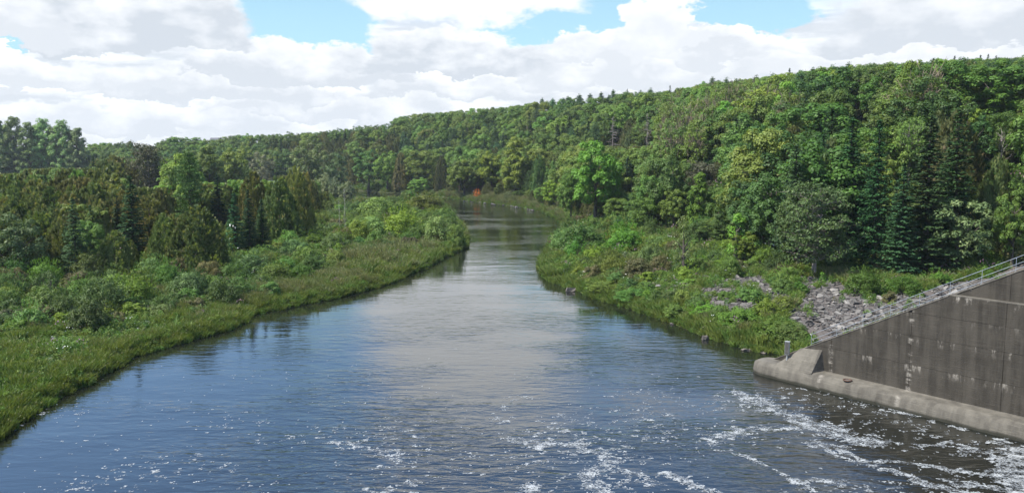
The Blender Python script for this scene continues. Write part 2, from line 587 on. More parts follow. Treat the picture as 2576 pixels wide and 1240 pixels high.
def cedar_proto(H=12, R=3.4, n=480, per=30, mat='cedar', l=0.46, w=0.24, lobes=6):
    g = Geo()
    ph = rng.random(4) * 6.28
    t = 1 - rng.random(n) ** 0.62
    t = np.clip(t, 0, 0.985)
    a = rng.random(n) * 6.283
    prof = R * 1.12 * (1 - t) ** 0.52 * (0.55 + 0.45 * np.clip(t * 7 + .25, 0, 1))
    fl = 1 + 0.13 * np.sin(lobes * a + ph[0] + 2.0 * t) + 0.09 * np.sin((lobes - 2) * a + ph[1]) + rng.normal(0, .05, n)
    r = prof * fl
    C = np.stack([np.cos(a) * r, np.sin(a) * r, t * H * .985 + .15], 1)
    out = np.stack([np.cos(a), np.sin(a), 0.25 + 0 * a], 1)
    c = np.repeat(C, per, 0); o = np.repeat(out, per, 0)
    N = len(c)
    sc = (0.45 + 0.55 * np.repeat(1 - t, per))[:, None]
    p = c + rng.normal(0, 1, (N, 3)) * np.array([.20, .20, .38]) * sc * (R / 3) - o * rng.random((N, 1)) * .35 * sc
    ax = o * 0.35 + np.array([0, 0, 1.0]) + rdir(N) * 0.45
    nr = o + rdir(N) * 0.35 + np.array([0, 0, .35])
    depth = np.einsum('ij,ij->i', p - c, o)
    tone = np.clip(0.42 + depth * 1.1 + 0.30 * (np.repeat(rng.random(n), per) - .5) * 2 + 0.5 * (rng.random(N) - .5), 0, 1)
    sz = 0.7 + 0.6 * rng.random(N)
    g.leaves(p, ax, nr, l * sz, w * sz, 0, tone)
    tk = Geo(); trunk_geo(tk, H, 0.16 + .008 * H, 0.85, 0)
    return make_proto(g, tk, M[mat], M['bark'], H, R)


def spruce_proto(H=14, R=2.7, levels=30, mat='spruce', droop=0.22, open_=0.0, l=0.34, w=0.15, segs=9, per=5, irregular=0.1, tipup=0.15, sparse=1.0):
    g = Geo(); tk = Geo()
    trunk_geo(tk, H, 0.15 + .008 * H, 0.97, 0)
    P_, A_, N_, T_ = [], [], [], []
    for i in range(levels):
        t = (i + .3) / levels
        zlev = H * (0.04 + 0.95 * t)
        L0 = R * (1 - t) ** 0.85 + 0.12
        k = int((11 if t < .8 else 7) * sparse)
        if open_ and rng.random() < open_:
            k = int(k * .5)
        off = rng.random() * 6.28
        for j in range(k):
            a = off + j / max(k, 1) * 6.283 + rng.normal(0, .12)
            z = min(zlev + rng.normal(0, .45) * H / levels * 1.2, H * .985)
            L = L0 * (1 - irregular + 2 * irregular * rng.random()) * (1 + .10 * math.sin(3 * a + 9 * t))
            dirv = np.array([math.cos(a), math.sin(a), 0])
            side = np.array([-math.sin(a), math.cos(a), 0])
            ns = max(3, int(segs * L / R) + 2)
            bt = rng.random()
            s = np.linspace(0.12, 1, ns)
            s = np.repeat(s, per) + rng.normal(0, .03, ns * per)
            zz_ = z - droop * L * s + tipup * L * s * s
            wid = 0.30 * L * (1 - s * .75) * 1.0 + .05
            off_s = rng.uniform(-1, 1, len(s)) * wid
            p = dirv * (s * L)[:, None] + side * off_s[:, None]
            p[:, 2] = zz_ - np.abs(off_s) * .18 - rng.random(len(s)) * .12
            ax = dirv * 0.8 + side * np.sign(off_s)[:, None] * 0.7 + np.array([0, 0, -0.18]) + rdir(len(s)) * .25
            P_.append(p); A_.append(ax); N_.append(np.array([0, 0, 1.0]) + rdir(len(s)) * .55)
            T_.append(np.clip(0.15 + 0.55 * s + 0.25 * (bt - .5) + .3 * (rng.random(len(s)) - .5), 0, 1))
    P_, A_, N_, T_ = np.vstack(P_), np.vstack(A_), np.vstack(N_), np.concatenate(T_)
    sz = 0.75 + 0.6 * rng.random(len(P_))
    g.leaves(P_, A_, N_, l * sz, w * sz * 1.2, 0, T_)
    return make_proto(g, tk, M[mat], M['bark'], H, R)


def pine_proto(H=16, R=3.2):
    g = Geo(); tk = Geo()
    trunk_geo(tk, H, .3, 0.97, 0)
    C = []
    for i in range(15):
        t = 0.25 + 0.73 * i / 15
        k = 5 if t < .85 else 3
        off = rng.random() * 6
        for j in range(k):
            if rng.random() < .18: continue
            a = off + j / k * 6.283 + rng.normal(0, .3)
            L = R * (1 - t) ** .55 * (0.6 + 0.6 * rng.random())
            for s in (0.45, 0.72, 1.0):
                C.append([math.cos(a) * L * s, math.sin(a) * L * s, t * H + L * s * .28])
            tk.tube([[0, 0, t * H - .2], [math.cos(a) * L, math.sin(a) * L, t * H + L * .22]], [.07, .02], 4, 0)
    C.append([0, 0, H * .99]); C = np.array(C)
    c = np.repeat(C, 46, 0); N = len(c)
    p = c + rng.normal(0, 1, (N, 3)) * [.34, .34, .17]
    ax = rdir(N) * .6 + [0, 0, .7] + (c * [1, 1, 0]) * .15
    g.leaves(p, ax, rdir(N), .36, .12, 0)
    return make_proto(g, tk, M['pine'], M['bark'], H, R)


def poplar_proto(H=18, R=3.4):
    g = Geo(); tk = Geo()
    C, Rc = [], []
    for i in range(17):                              # upswept plumes
        a = rng.random() * 6.283; r0 = R * (0.2 + .9 * rng.random()) * (0 if i == 0 else 1)
        z0 = H * (0.18 + .35 * rng.random()); z1 = H * (.96 - 0.28 * (r0 / R) - .12 * rng.random() * (i > 0))
        m = 12
        for k in range(m):
            t = k / (m - 1)
            C.append([math.cos(a) * r0 * (0.45 + .55 * t) + rng.normal(0, .25), math.sin(a) * r0 * (.45 + .55 * t) + rng.normal(0, .25), z0 + (z1 - z0) * t])
            Rc.append(1.25 * (1 - .62 * t) * rng.uniform(.7, 1.3))
    clump_leaves(g, C, np.array(Rc), 52, .40, .32, 0, up=.2, flat=1.2)
    trunk_geo(tk, H, .35, .8, 0, limbs=8, R=R * .7, hb=.15)
    return make_proto(g, tk, M['silver'], M['bark'], H, R)


def sparse_proto(H=13, R=5.6, mat='silver'):
    g = Geo(); tk = Geo()
    C = []
    for s in (-1, 1, 0.2):
        base = np.array([s * .5, rng.normal(0, .3), 0])
        top = np.array([s * R * .3, rng.normal(0, .6), H * .86])
        tk.tube([base + [0, 0, -.4], base * .6 + top * .4, top], [.15, .09, .03], 6, 0)
        for i in range(26):
            t = .15 + .8 * rng.random(); p0 = base + (top - base) * t
            a = rng.random() * 6.283; L = R * (1 - .55 * t) * (0.5 + .5 * rng.random())
            d = np.array([math.cos(a), math.sin(a), .35])
            p1 = p0 + d * L * .5; p2 = p0 + d * L + [0, 0, -.1 * L]
            tk.tube([p0, p1, p2], [.06, .035, .012], 4, 0)
            for k in range(5):
                q = p0 + d * L * (.35 + .65 * rng.random()); e = d * .5 + rdir(1)[0] * .6
                q2 = q + e * (1 + rng.random())
                tk.tube([q, q2], [.025, .01], 3, 0)
                C.append(q2)
    clump_leaves(g, np.array(C), .75, 34, .28, .18, 0, flat=.65)
    return make_proto(g, tk, M[mat], M['twig'], H, R)


def dead_proto(H=12, R=3.0, conifer=False, mat='deadwood'):
    tk = Geo()
    trunk_geo(tk, H, .17, .98, 0, lean=.03)
    n = 46 if conifer else 26
    for i in range(n):
        t = .25 + .73 * rng.random(); a = rng.random() * 6.283
        L = R * ((1 - t) + .12) * (0.6 + .5 * rng.random()) if conifer else R * (1.05 - t * .6) * (.4 + .6 * rng.random())
        upw = -.05 if conifer else 1.1
        p0 = np.array([0, 0, t * H]); d = np.array([math.cos(a), math.sin(a), upw])
        p1 = p0 + d * L
        p1[2] = min(p1[2], H * 1.02)
        tk.tube([p0, (p0 + p1) / 2 + [0, 0, .06 * L], p1], [.06, .04, .012], 4, 0)
        for k in range(7):
            q = p0 + (p1 - p0) * (.3 + .7 * rng.random()); e = d * .5 + rdir(1)[0] * .7
            tk.tube([q, q + e * L * .35], [.028, .009], 3, 0)
    me = tk.build('branches', [M[mat]])
    return dict(crown=None, trunk=me, full=me, H=H, R=R)


def shrub_proto(H=2.4, R=1.7, K=44, per=120, l=.17, w=.11, mat='broad', rr=.42, spiky=0.0):
    g = Geo(); tk = Geo()
    d = rdir(K); d[:, 2] = np.abs(d[:, 2])
    C = d * np.array([R - rr * .7, R - rr * .7, H - rr * 1.0]) * (0.72 + .3 * rng.random((K, 1)))
    C[:, 2] = np.maximum(C[:, 2], .12)
    clump_leaves(g, C, rr * (.75 + .6 * rng.random(K)), per, l, w, 0, flat=.85)
    if spiky:
        n = int(70 * spiky)
        a = rdir(n); a[:, 2] = np.abs(a[:, 2]) * .8 + .35
        p = a * np.array([R, R, H]) * .9
        c = np.repeat(p, 9, 0); e = np.repeat(a, 9, 0)
        c = c + e * rng.random((len(c), 1)) * .45
        g.leaves(c + rng.normal(0, .04, c.shape), e + rdir(len(c)) * .5, rdir(len(c)), l, w, 0)
    for i in range(9):
        a = rng.random() * 6.283
        tk.tube([[0, 0, -.2], [math.cos(a) * R * .3, math.sin(a) * R * .3, H * .4], [math.cos(a) * R * .65, math.sin(a) * R * .65, H * .75]], [.05, .035, .01], 4, 0)
    return make_proto(g, tk, M[mat], M['bark'], H, R)


def thicket(mat, l=.24, w=.15, **kw):
    return shrub_proto(H=4.6, R=3.6, K=120, per=75, l=l, w=w, mat=mat, rr=.72, **kw)


def vary(f, n, **kw):
    return [f(**kw) for _ in range(n)]


PR = {
    'broadleaf': vary(broad_proto, 4),
    'bright': vary(broad_proto, 2, mat='bright', l=.40, w=.32),
    'oak': vary(broad_proto, 2, mat='oak', H=15, R=4.8),
    'maple': vary(broad_proto, 2, H=15, R=3.6, mat='broad', shape='col', z0f=.1, clr=.95, l=.36, w=.30),
    'dieback': vary(broad_proto, 2, H=16, R=4.6, K=74, per=90, mat='broad', twigs=80, z0f=.2),
    'willow': vary(broad_proto, 2, H=12, R=4.6, mat='silver', K=90, per=100, l=.36, w=.2, z0f=.1, clr=.95),
    'silver': vary(broad_proto, 2, H=9, R=3.4, mat='silver', K=80, per=110, l=.26, w=.18, z0f=.03, clr=.75),
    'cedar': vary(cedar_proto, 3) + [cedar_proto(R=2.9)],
    'spruce': vary(spruce_proto, 2) + [spruce_proto(R=3.6, irregular=.18)],
    'pine': vary(pine_proto, 3),
    'poplar': vary(broad_proto, 3, H=18, R=4.2, K=170, per=80, mat='silver', shape='col', clr=.85, z0f=.1, l=.36, w=.26),
    'sparse': [sparse_proto()],
    'sparseolive': [sparse_proto(H=11, R=4.8, mat='olive')],
    'dead': vary(dead_proto, 2),
    'deadconifer': [dead_proto(conifer=True)],
    'deadpale': [dead_proto(mat='palewood', R=2.2)],
    'shrub': [shrub_proto(), shrub_proto(K=40, spiky=1.0)],
    'paleshrub': [shrub_proto(mat='silver', spiky=1.0, l=.17, w=.07), shrub_proto(mat='silver', K=40, l=.17, w=.07)],
    'brightshrub': [shrub_proto(mat='bright', spiky=.6), shrub_proto(mat='bright', K=42)],
    'darkshrub': [shrub_proto(mat='oak', spiky=.4)],
    'rustshrub': [shrub_proto(mat='rust', K=36)],
    'orangebush': [shrub_proto(mat='orange', K=20, per=80, spiky=1)],
    'sapling': [broad_proto(H=5, R=1.3, K=26, per=60, l=.17, w=.12, mat='bright', shape='col', z0f=.05, clr=.42)],
    'palesapling': [broad_proto(H=5, R=1.4, K=22, per=55, l=.17, w=.1, mat='silver', shape='col', z0f=.1, clr=.45)],
}
BIG = {'shrub': [thicket('broad', spiky=1.2), thicket('broad')], 'paleshrub': [thicket('silver', w=.12, spiky=2.0), thicket('silver', w=.13)],
       'brightshrub': [thicket('bright', spiky=1.0), thicket('bright')], 'darkshrub': [thicket('oak', spiky=.8)], 'rustshrub': [thicket('rust')]}
NAMES = {'broadleaf': ('broadleaf_tree', 'broadleaf tree'), 'bright': ('broadleaf_tree', 'broadleaf tree'), 'oak': ('oak_tree', 'oak tree'),
         'maple': ('maple_tree', 'maple tree'), 'dieback': ('dying_tree', 'broadleaf tree'), 'willow': ('willow_tree', 'willow tree'),
         'silver': ('silvery_tree', 'broadleaf tree'), 'cedar': ('cedar_tree', 'cedar tree'), 'spruce': ('spruce_tree', 'spruce tree'),
         'pine': ('pine_tree', 'pine tree'), 'poplar': ('poplar_tree', 'poplar tree'), 'sparse': ('sparse_tree', 'broadleaf tree'),
         'sparseolive': ('olive_coloured_tree', 'broadleaf tree'), 'dead': ('dead_tree', 'dead tree'), 'deadconifer': ('dead_conifer', 'dead tree'),
         'deadpale': ('dead_tree', 'dead tree'), 'shrub': ('green_shrub', 'shrub'), 'paleshrub': ('willow_shrub', 'shrub'),
         'brightshrub': ('bright_shrub', 'shrub'), 'darkshrub': ('dark_shrub', 'shrub'), 'rustshrub': ('reddish_shrub', 'shrub'),
         'orangebush': ('orange_bush', 'shrub'), 'sapling': ('sapling', 'young tree'), 'palesapling': ('pale_sapling', 'young tree')}
LOOK = {'broadleaf': 'rounded green broadleaf tree', 'bright': 'bright green leafy tree', 'oak': 'dark green round-crowned tree',
        'maple': 'tall narrow green maple', 'dieback': 'thinning tree with bare twigs', 'willow': 'pale grey-green willow tree',
        'silver': 'silvery leaved tree', 'cedar': 'brown-tinged conical cedar', 'spruce': 'dark blue-green spruce',
        'pine': 'ragged-topped dark pine', 'poplar': 'tall plumed poplar', 'sparse': 'thin grey-green tree', 'sparseolive': 'olive speckled tree',
        'dead': 'bare grey dead tree', 'deadconifer': 'grey dead conifer', 'deadpale': 'pale barkless dead tree', 'shrub': 'leafy green shrub',
        'paleshrub': 'pale willow shrub', 'brightshrub': 'bright green shrub', 'darkshrub': 'dark green shrub', 'rustshrub': 'reddish brown shrub',
        'orangebush': 'orange bush', 'sapling': 'upright green sapling', 'palesapling': 'pale slender sapling'}

# ------------------------------------------------------------------ ground
def build_ground():
    nr, nc = 430, 360
    ys = np.geomspace(24, 4200, nr)
    ts = np.linspace(-1.25, 1.25, nc)
    Y, T = np.meshgrid(ys, ts, indexing='ij')
    X = T * (Y + 45)
    Z = height(X, Y, 1.5)
    V = np.stack([X, Y, Z], 2).reshape(-1, 3)
    i = np.arange(nr - 1)[:, None] * nc + np.arange(nc - 1)[None]
    f = np.stack([i, i + 1, i + nc + 1, i + nc], 2).reshape(-1, 4)
    g = Geo(); g.add(V, f)
    m, t, out = new_mat('forest_soil')
    tc = t.node('ShaderNodeTexCoord').outputs['Object']
    n = t.noise(tc, 0.35, 8, .65)
    n2 = t.noise(tc, 3.0, 5, .6)
    c = t.mix(t.sstep(n, .35, .65), (0.030, 0.038, 0.014), (0.055, 0.085, 0.022))
    c = t.mix(t.m('MULTIPLY', n2, .5), c, (0.06, 0.045, 0.028))
    b = t.node('ShaderNodeBump', {'Height': n2, 'Strength': 1.0, 'Distance': .15})
    p = t.node('ShaderNodeBsdfPrincipled', {'Base Color': c, 'Roughness': .95, 'Specular IOR Level': .1, 'Normal': b.outputs[0]})
    t.l.new(p.outputs[0], out.inputs[0])
    link('ground', g.build('ground', [m], True), kind='structure')


build_ground()


# ------------------------------------------------------------------ water
def build_water():
    m, t, out = new_mat('river_water')
    tc = t.node('ShaderNodeTexCoord').outputs['Object']
    sx = t.node('ShaderNodeSeparateXYZ', {0: tc})

    def warp(a, b, rot):
        mp = t.node('ShaderNodeMapping', {'Vector': tc, 'Rotation': (0, 0, rot), 'Scale': (a, b, 1)})
        return mp.outputs[0]
    w1 = t.noise(warp(0.42, 1.15, 0.15), 1.0, 3.0, 0.5, dist=0.4)
    w2 = t.noise(warp(1.1, 2.6, -0.25), 1.0, 4.0, 0.55, dist=0.6)
    w3 = t.noise(warp(0.10, 0.22, 0.1), 1.0, 2.0, 0.5)
    wind = t.noise(warp(0.045, 0.07, 0.3), 1.0, 3.0, 0.5)
    # the outflow below the dam is choppy, calms downstream and ripples again over the shallows of the bend
    chop = t.m('ADD', t.m('ADD', 0.30, t.m('MULTIPLY', t.sstep(sx.outputs[1], 112, 58), 0.75)), t.m('MULTIPLY', t.sstep(sx.outputs[1], 190, 260), 0.5))
    shelter = t.m('ADD', 0.42, t.m('MULTIPLY', t.sstep(sx.outputs[0], -30, -8), 0.58))
    chop = t.m('MULTIPLY', chop, shelter)
    amp = t.m('MULTIPLY', chop, t.m('ADD', 0.35, t.m('MULTIPLY', t.sstep(wind, .38, .62), 1.1)))
    h = t.m('ADD', t.m('MULTIPLY', w1, 0.105), t.m('MULTIPLY', w2, 0.030))
    h = t.m('ADD', t.m('MULTIPLY', h, amp), t.m('MULTIPLY', w3, 0.05))
    b = t.node('ShaderNodeBump', {'Height': h, 'Strength': 1.0, 'Distance': 1.0})
    n = t.noise(tc, 0.06, 3, .5)
    c = t.mix(n, (0.006, 0.0075, 0.006), (0.011, 0.012, 0.009))
    p = t.node('ShaderNodeBsdfPrincipled', {'Base Color': c, 'Roughness': .04, 'IOR': 2.0, 'Normal': b.outputs[0], 'Specular IOR Level': .5})
    t.l.new(p.outputs[0], out.inputs[0])
    g = Geo()
    xs = np.concatenate([[-950], np.arange(-60, 66, 6), [300]]); ys = np.concatenate([[-80], np.arange(0, 200, 8), [400, 900]])
    X, Y = np.meshgrid(xs, ys)
    V = np.stack([X, Y, 0 * X], 2).reshape(-1, 3)
    nc = len(xs)
    i = np.arange(len(ys) - 1)[:, None] * nc + np.arange(nc - 1)[None]
    g.add(V, np.stack([i, i + 1, i + nc + 1, i + nc], 2).reshape(-1, 4))
    link('river_water', g.build('river_water', [m], True), kind='structure')


build_water()


FT = 1.09


def build_foam():
    dx, dy = 0.085, 0.11
    X, Y = np.meshgrid(np.arange(-42, 46, dx), np.arange(45, 92, dy))
    pts = np.stack([X.ravel(), Y.ravel()], 1)
    px, py = proj(pts[:, 0], pts[:, 1], 0 * pts[:, 0])
    keep = (px > -60) & (px < 2660) & (py < 1290) & in_poly(pts, POLY)
    r = pts - W0
    keep &= (r @ WN < -1.7) | (r @ WU < -9.3)
    pts = pts[keep]
    strands = [
        ([(2620, 1180), (2500, 1150), (2420, 1122), (2389, 1111), (2358, 1118), (2297, 1116)], .30, .9),
        ([(2620, 1140), (2486, 1098), (2430, 1084), (2281, 1040), (2150, 1005), (2015, 980)], .40, .42),
        ([(2620, 1215), (2486, 1198), (2384, 1182), (2256, 1159), (2194, 1164), (2102, 1126), (2051, 1116)], .45, 1.0),
        ([(2480, 1250), (2358, 1223), (2271, 1193), (2179, 1167), (2128, 1152), (2040, 1120)], .50, 1.0),
        ([(2189, 1111), (2138, 1100), (2046, 1070), (1974, 1044), (1898, 1008), (1840, 985)], 1.5, .72),
        ([(1990, 1075), (1872, 1085), (1795, 1106)], 1.0, .62),
        ([(2128, 1223), (2046, 1208), (2015, 1221), (1974, 1188), (1872, 1147), (1800, 1130)], .40, .85),
        ([(1790, 1238), (1719, 1218), (1683, 1187)], .55, 1.0),
        ([(1657, 1222), (1616, 1190), (1570, 1187)], .5, .72),
        ([(1500, 1245), (1470, 1200), (1544, 1157), (1440, 1120)], .9, .60),
        ([(1345, 1240), (1320, 1225)], .8, .8), ([(1365, 1121), (1300, 1100)], .9, .52),
        ([(1355, 1003), (1284, 998), (1240, 1055)], 1.1, .50), ([(1000, 1160), (930, 1130), (860, 1110)], 1.2, .34),
        ([(960, 1240), (1050, 1215)], 1.0, .5), ([(620, 1110), (520, 1140)], 1.5, .22),
        ([(2640, 1260), (2570, 1200), (2610, 1150)], 2.3, 1.7),
        ([(2600, 1250), (2480, 1225), (2420, 1215)], .9, .75),
    ]
    fld = np.zeros(len(pts))
    wob = (vnoise(pts[:, 0] * .45, pts[:, 1] * .45, 11, 3) - .5) * 2.2
    wob2 = (vnoise(pts[:, 0] * .45 + 40, pts[:, 1] * .45, 12, 3) - .5) * 2.2
    pw = pts + np.stack([wob, wob2], 1) * .55
    for line, wd, st in strands:
        L = np.array([P(*q) for q in line])
        d = seg_dist(pw, L)
        wd = wd * .8
        fld = np.maximum(fld, st * np.exp(-(d / wd) ** 2))
    ang = 0.25
    u_ = pts[:, 0] * math.cos(ang) + pts[:, 1] * math.sin(ang); v_ = -pts[:, 0] * math.sin(ang) + pts[:, 1] * math.cos(ang)
    big = vnoise(u_ * .16, v_ * .22, 21, 3)
    mid = vnoise(u_ * 1.5, v_ * 2.3, 22, 4, .62)
    fine = vnoise(u_ * 4.6, v_ * 6.4, 23, 3, .65)
    dist = pts[:, 1]
    base = smooth(dist, 84, 56) * 0.16 + smooth(pts[:, 0], -30, 12) * smooth(dist, 80, 58) * 0.09 - .02
    base = base + (big - .5) * .45
    val = mid * .80 + fine * .52 + fld * .48 + base
    on = val > FT
    print('foam', on.mean(), np.percentile(val, [50, 80, 90, 95]))
    # loose single flecks
    on |= (fine > .74) & (rng.random(len(pts)) < .05) & (dist < 80)
    q = pts[on]; hgt = 0.012 + np.clip(fld[on] - .55, 0, .5) * .10 * vnoise(q[:, 0] * 3, q[:, 1] * 3, 31)
    churn = np.exp(-(seg_dist(q, np.array([P(2620, 1240), P(2575, 1150)])) / 2.2) ** 2)
    hgt = hgt + churn * .30 * (vnoise(q[:, 0] * 1.6, q[:, 1] * 1.6, 33))
    j = rng.normal(0, .012, (len(q), 4, 2))
    cs = np.array([(-.5, -.5), (.5, -.5), (.5, .5), (-.5, .5)]) * np.array([dx, dy]) * 1.12
    V = np.zeros((len(q), 4, 3))
    V[:, :, :2] = q[:, None] + cs[None] + j
    V[:, :, 2] = hgt[:, None] + rng.normal(0, .004, (len(q), 4))
    g = Geo(); g.add(V.reshape(-1, 3), np.arange(len(q) * 4).reshape(-1, 4))
    m, t, out = new_mat('foam_bubbles')
    tc = t.node('ShaderNodeTexCoord').outputs['Object']
    n1_ = t.noise(tc, 1.3, 6, .6); n2_ = t.noise(tc, 7.0, 4, .7)
    p_ = t.node('ShaderNodeBsdfPrincipled', {'Base Color': t.mix(t.sstep(n1_, .35, .65), (0.20, 0.22, 0.24), (0.36, 0.38, 0.39)), 'Roughness': .6})
    tr_ = t.node('ShaderNodeBsdfTransparent')
    mx_ = t.node('ShaderNodeMixShader', {0: t.sstep(t.m('ADD', t.m('MULTIPLY', n2_, .6), t.m('MULTIPLY', n1_, .4)), .42, .60), 1: tr_.outputs[0], 2: p_.outputs[0]})
    t.l.new(mx_.outputs[0], out.inputs[0])
    o = link('river_foam', g.build('river_foam', [m]), kind='stuff')
    o['label'] = 'pale foam flecks and streaks drifting on the dark river below the wall'


build_foam()


# ------------------------------------------------------------------ concrete
def concrete(name, base, dark, streak=1.0, white=0.5, lit=(0.30, 0.27, 0.22)):
    m, t, out = new_mat(name)
    tc = t.node('ShaderNodeTexCoord').outputs['Object']
    s = t.node('ShaderNodeSeparateXYZ', {0: tc})
    X, Y, Z = s.outputs

    def nz(a, b, c, sc, det=6, r=.6, seed=0.0):
        v_ = t.xyz(t.m('MULTIPLY', X, a), t.m('MULTIPLY', Y, b), t.m('ADD', t.m('MULTIPLY', Z, c), seed))
        return t.noise(v_, sc, det, r)
    n1 = nz(1, 1, .10, 1.6, 7, .65)          # vertical streaks
    n2 = nz(1, 1, 1, .5, 6, .6, 4.0)
    n3 = nz(1, 1, 1, 9, 4, .6, 9.0)
    n4 = nz(.35, 1, 5.0, 1.8, 6, .65, 2.0)   # board marks
    c = t.mix(t.sstep(n2, .3, .7), dark, base)
    c = t.mix(t.m('MULTIPLY', t.sstep(n1, .42, .64), .55 * streak), c, tuple(x * 1.75 for x in base))
    c = t.mix(t.m('MULTIPLY', t.sstep(n1, .50, .36), .6 * streak), c, tuple(x * .45 for x in dark))
    c = t.mix(t.m('MULTIPLY', t.sstep(n4, .52, .68), .25), c, tuple(x * 1.9 for x in base))
    # lime bleeding below the lift joints and beside the pour joints
    mask = 0.0
    for zj, k in ((3.40, .8), (5.75, 1.0), (7.60, .25), (9.35, 1.2)):
        dz = t.m('SUBTRACT', zj, Z)
        band = t.m('MULTIPLY', t.sstep(dz, -.05, .03), t.sstep(dz, .75, .05))
        blob = t.sstep(nz(1.0, 1, .22, 1.25, 6, .7, zj * 3), .53, .62)
        mask = t.m('MAXIMUM', mask, t.m('MULTIPLY', t.m('MULTIPLY', band, blob), k))
    for xj in (0.0, 6.9):
        dxj = t.m('ABSOLUTE', t.m('SUBTRACT', X, xj))
        wob = nz(.4, 1, 1.6, 1.0, 5, .7, xj)
        mask = t.m('MAXIMUM', mask, t.m('MULTIPLY', t.sstep(dxj, .30, .02), t.sstep(wob, .50, .60)))
    mask = t.m('MULTIPLY', mask, t.sstep(n3, .25, .55))
    c = t.mix(t.m('MULTIPLY', mask, white), c, (0.52, 0.48, 0.42))
    c = t.mix(t.m('MULTIPLY', n3, .25), c, tuple(x * .55 for x in dark))
    # wet, weedy band just above the water
    c = t.mix(t.m('MULTIPLY', t.sstep(t.m('ADD', Z, t.m('MULTIPLY', n2, .35)), .52, .30), .85), c, (0.018, 0.019, 0.013))
    bmp = t.node('ShaderNodeBump', {'Height': t.m('ADD', n3, t.m('MULTIPLY', n4, .8)), 'Strength': .8, 'Distance': .03})
    p = t.node('ShaderNodeBsdfPrincipled', {'Base Color': c, 'Roughness': .9, 'Specular IOR Level': .2, 'Normal': bmp.outputs[0]})
    t.l.new(p.outputs[0], out.inputs[0])
    return m


CONC = concrete('stained_concrete', streak=.5, white=.55, base=(0.064, 0.057, 0.047), dark=(0.038, 0.034, 0.028))
CONC_L = concrete('weathered_pale_concrete', (0.138, 0.127, 0.106), (0.080, 0.073, 0.062), .35, .3)
CONC_D = plain_mat('joint_shadow_concrete', (0.025, 0.022, 0.018), .95)


def prism(g, poly, y0, y1, mat=0):
    n = len(poly)
    v = [(a, y0, b) for a, b in poly] + [(a, y1, b) for a, b in poly]
    g.add(v, [tuple(range(n))], mat)
    g.add(v, [tuple(range(2 * n - 1, n - 1, -1))], mat)
    g.add(v, [((i + 1) % n, i, n + i, n + (i + 1) % n) for i in range(n)], mat)


def clip_top(poly, off):
    f = lambda p: p[1] - (wall_top(p[0]) + off)
    out = []
    for i, p in enumerate(poly):
        q = poly[(i + 1) % len(poly)]
        fp, fq = f(p), f(q)
        if fp <= 0:
            out.append(p)
        if fp * fq < 0:
            k = fp / (fp - fq)
            out.append((p[0] + (q[0] - p[0]) * k, p[1] + (q[1] - p[1]) * k))
    return out


WROT = math.atan2(WU[1], WU[0])


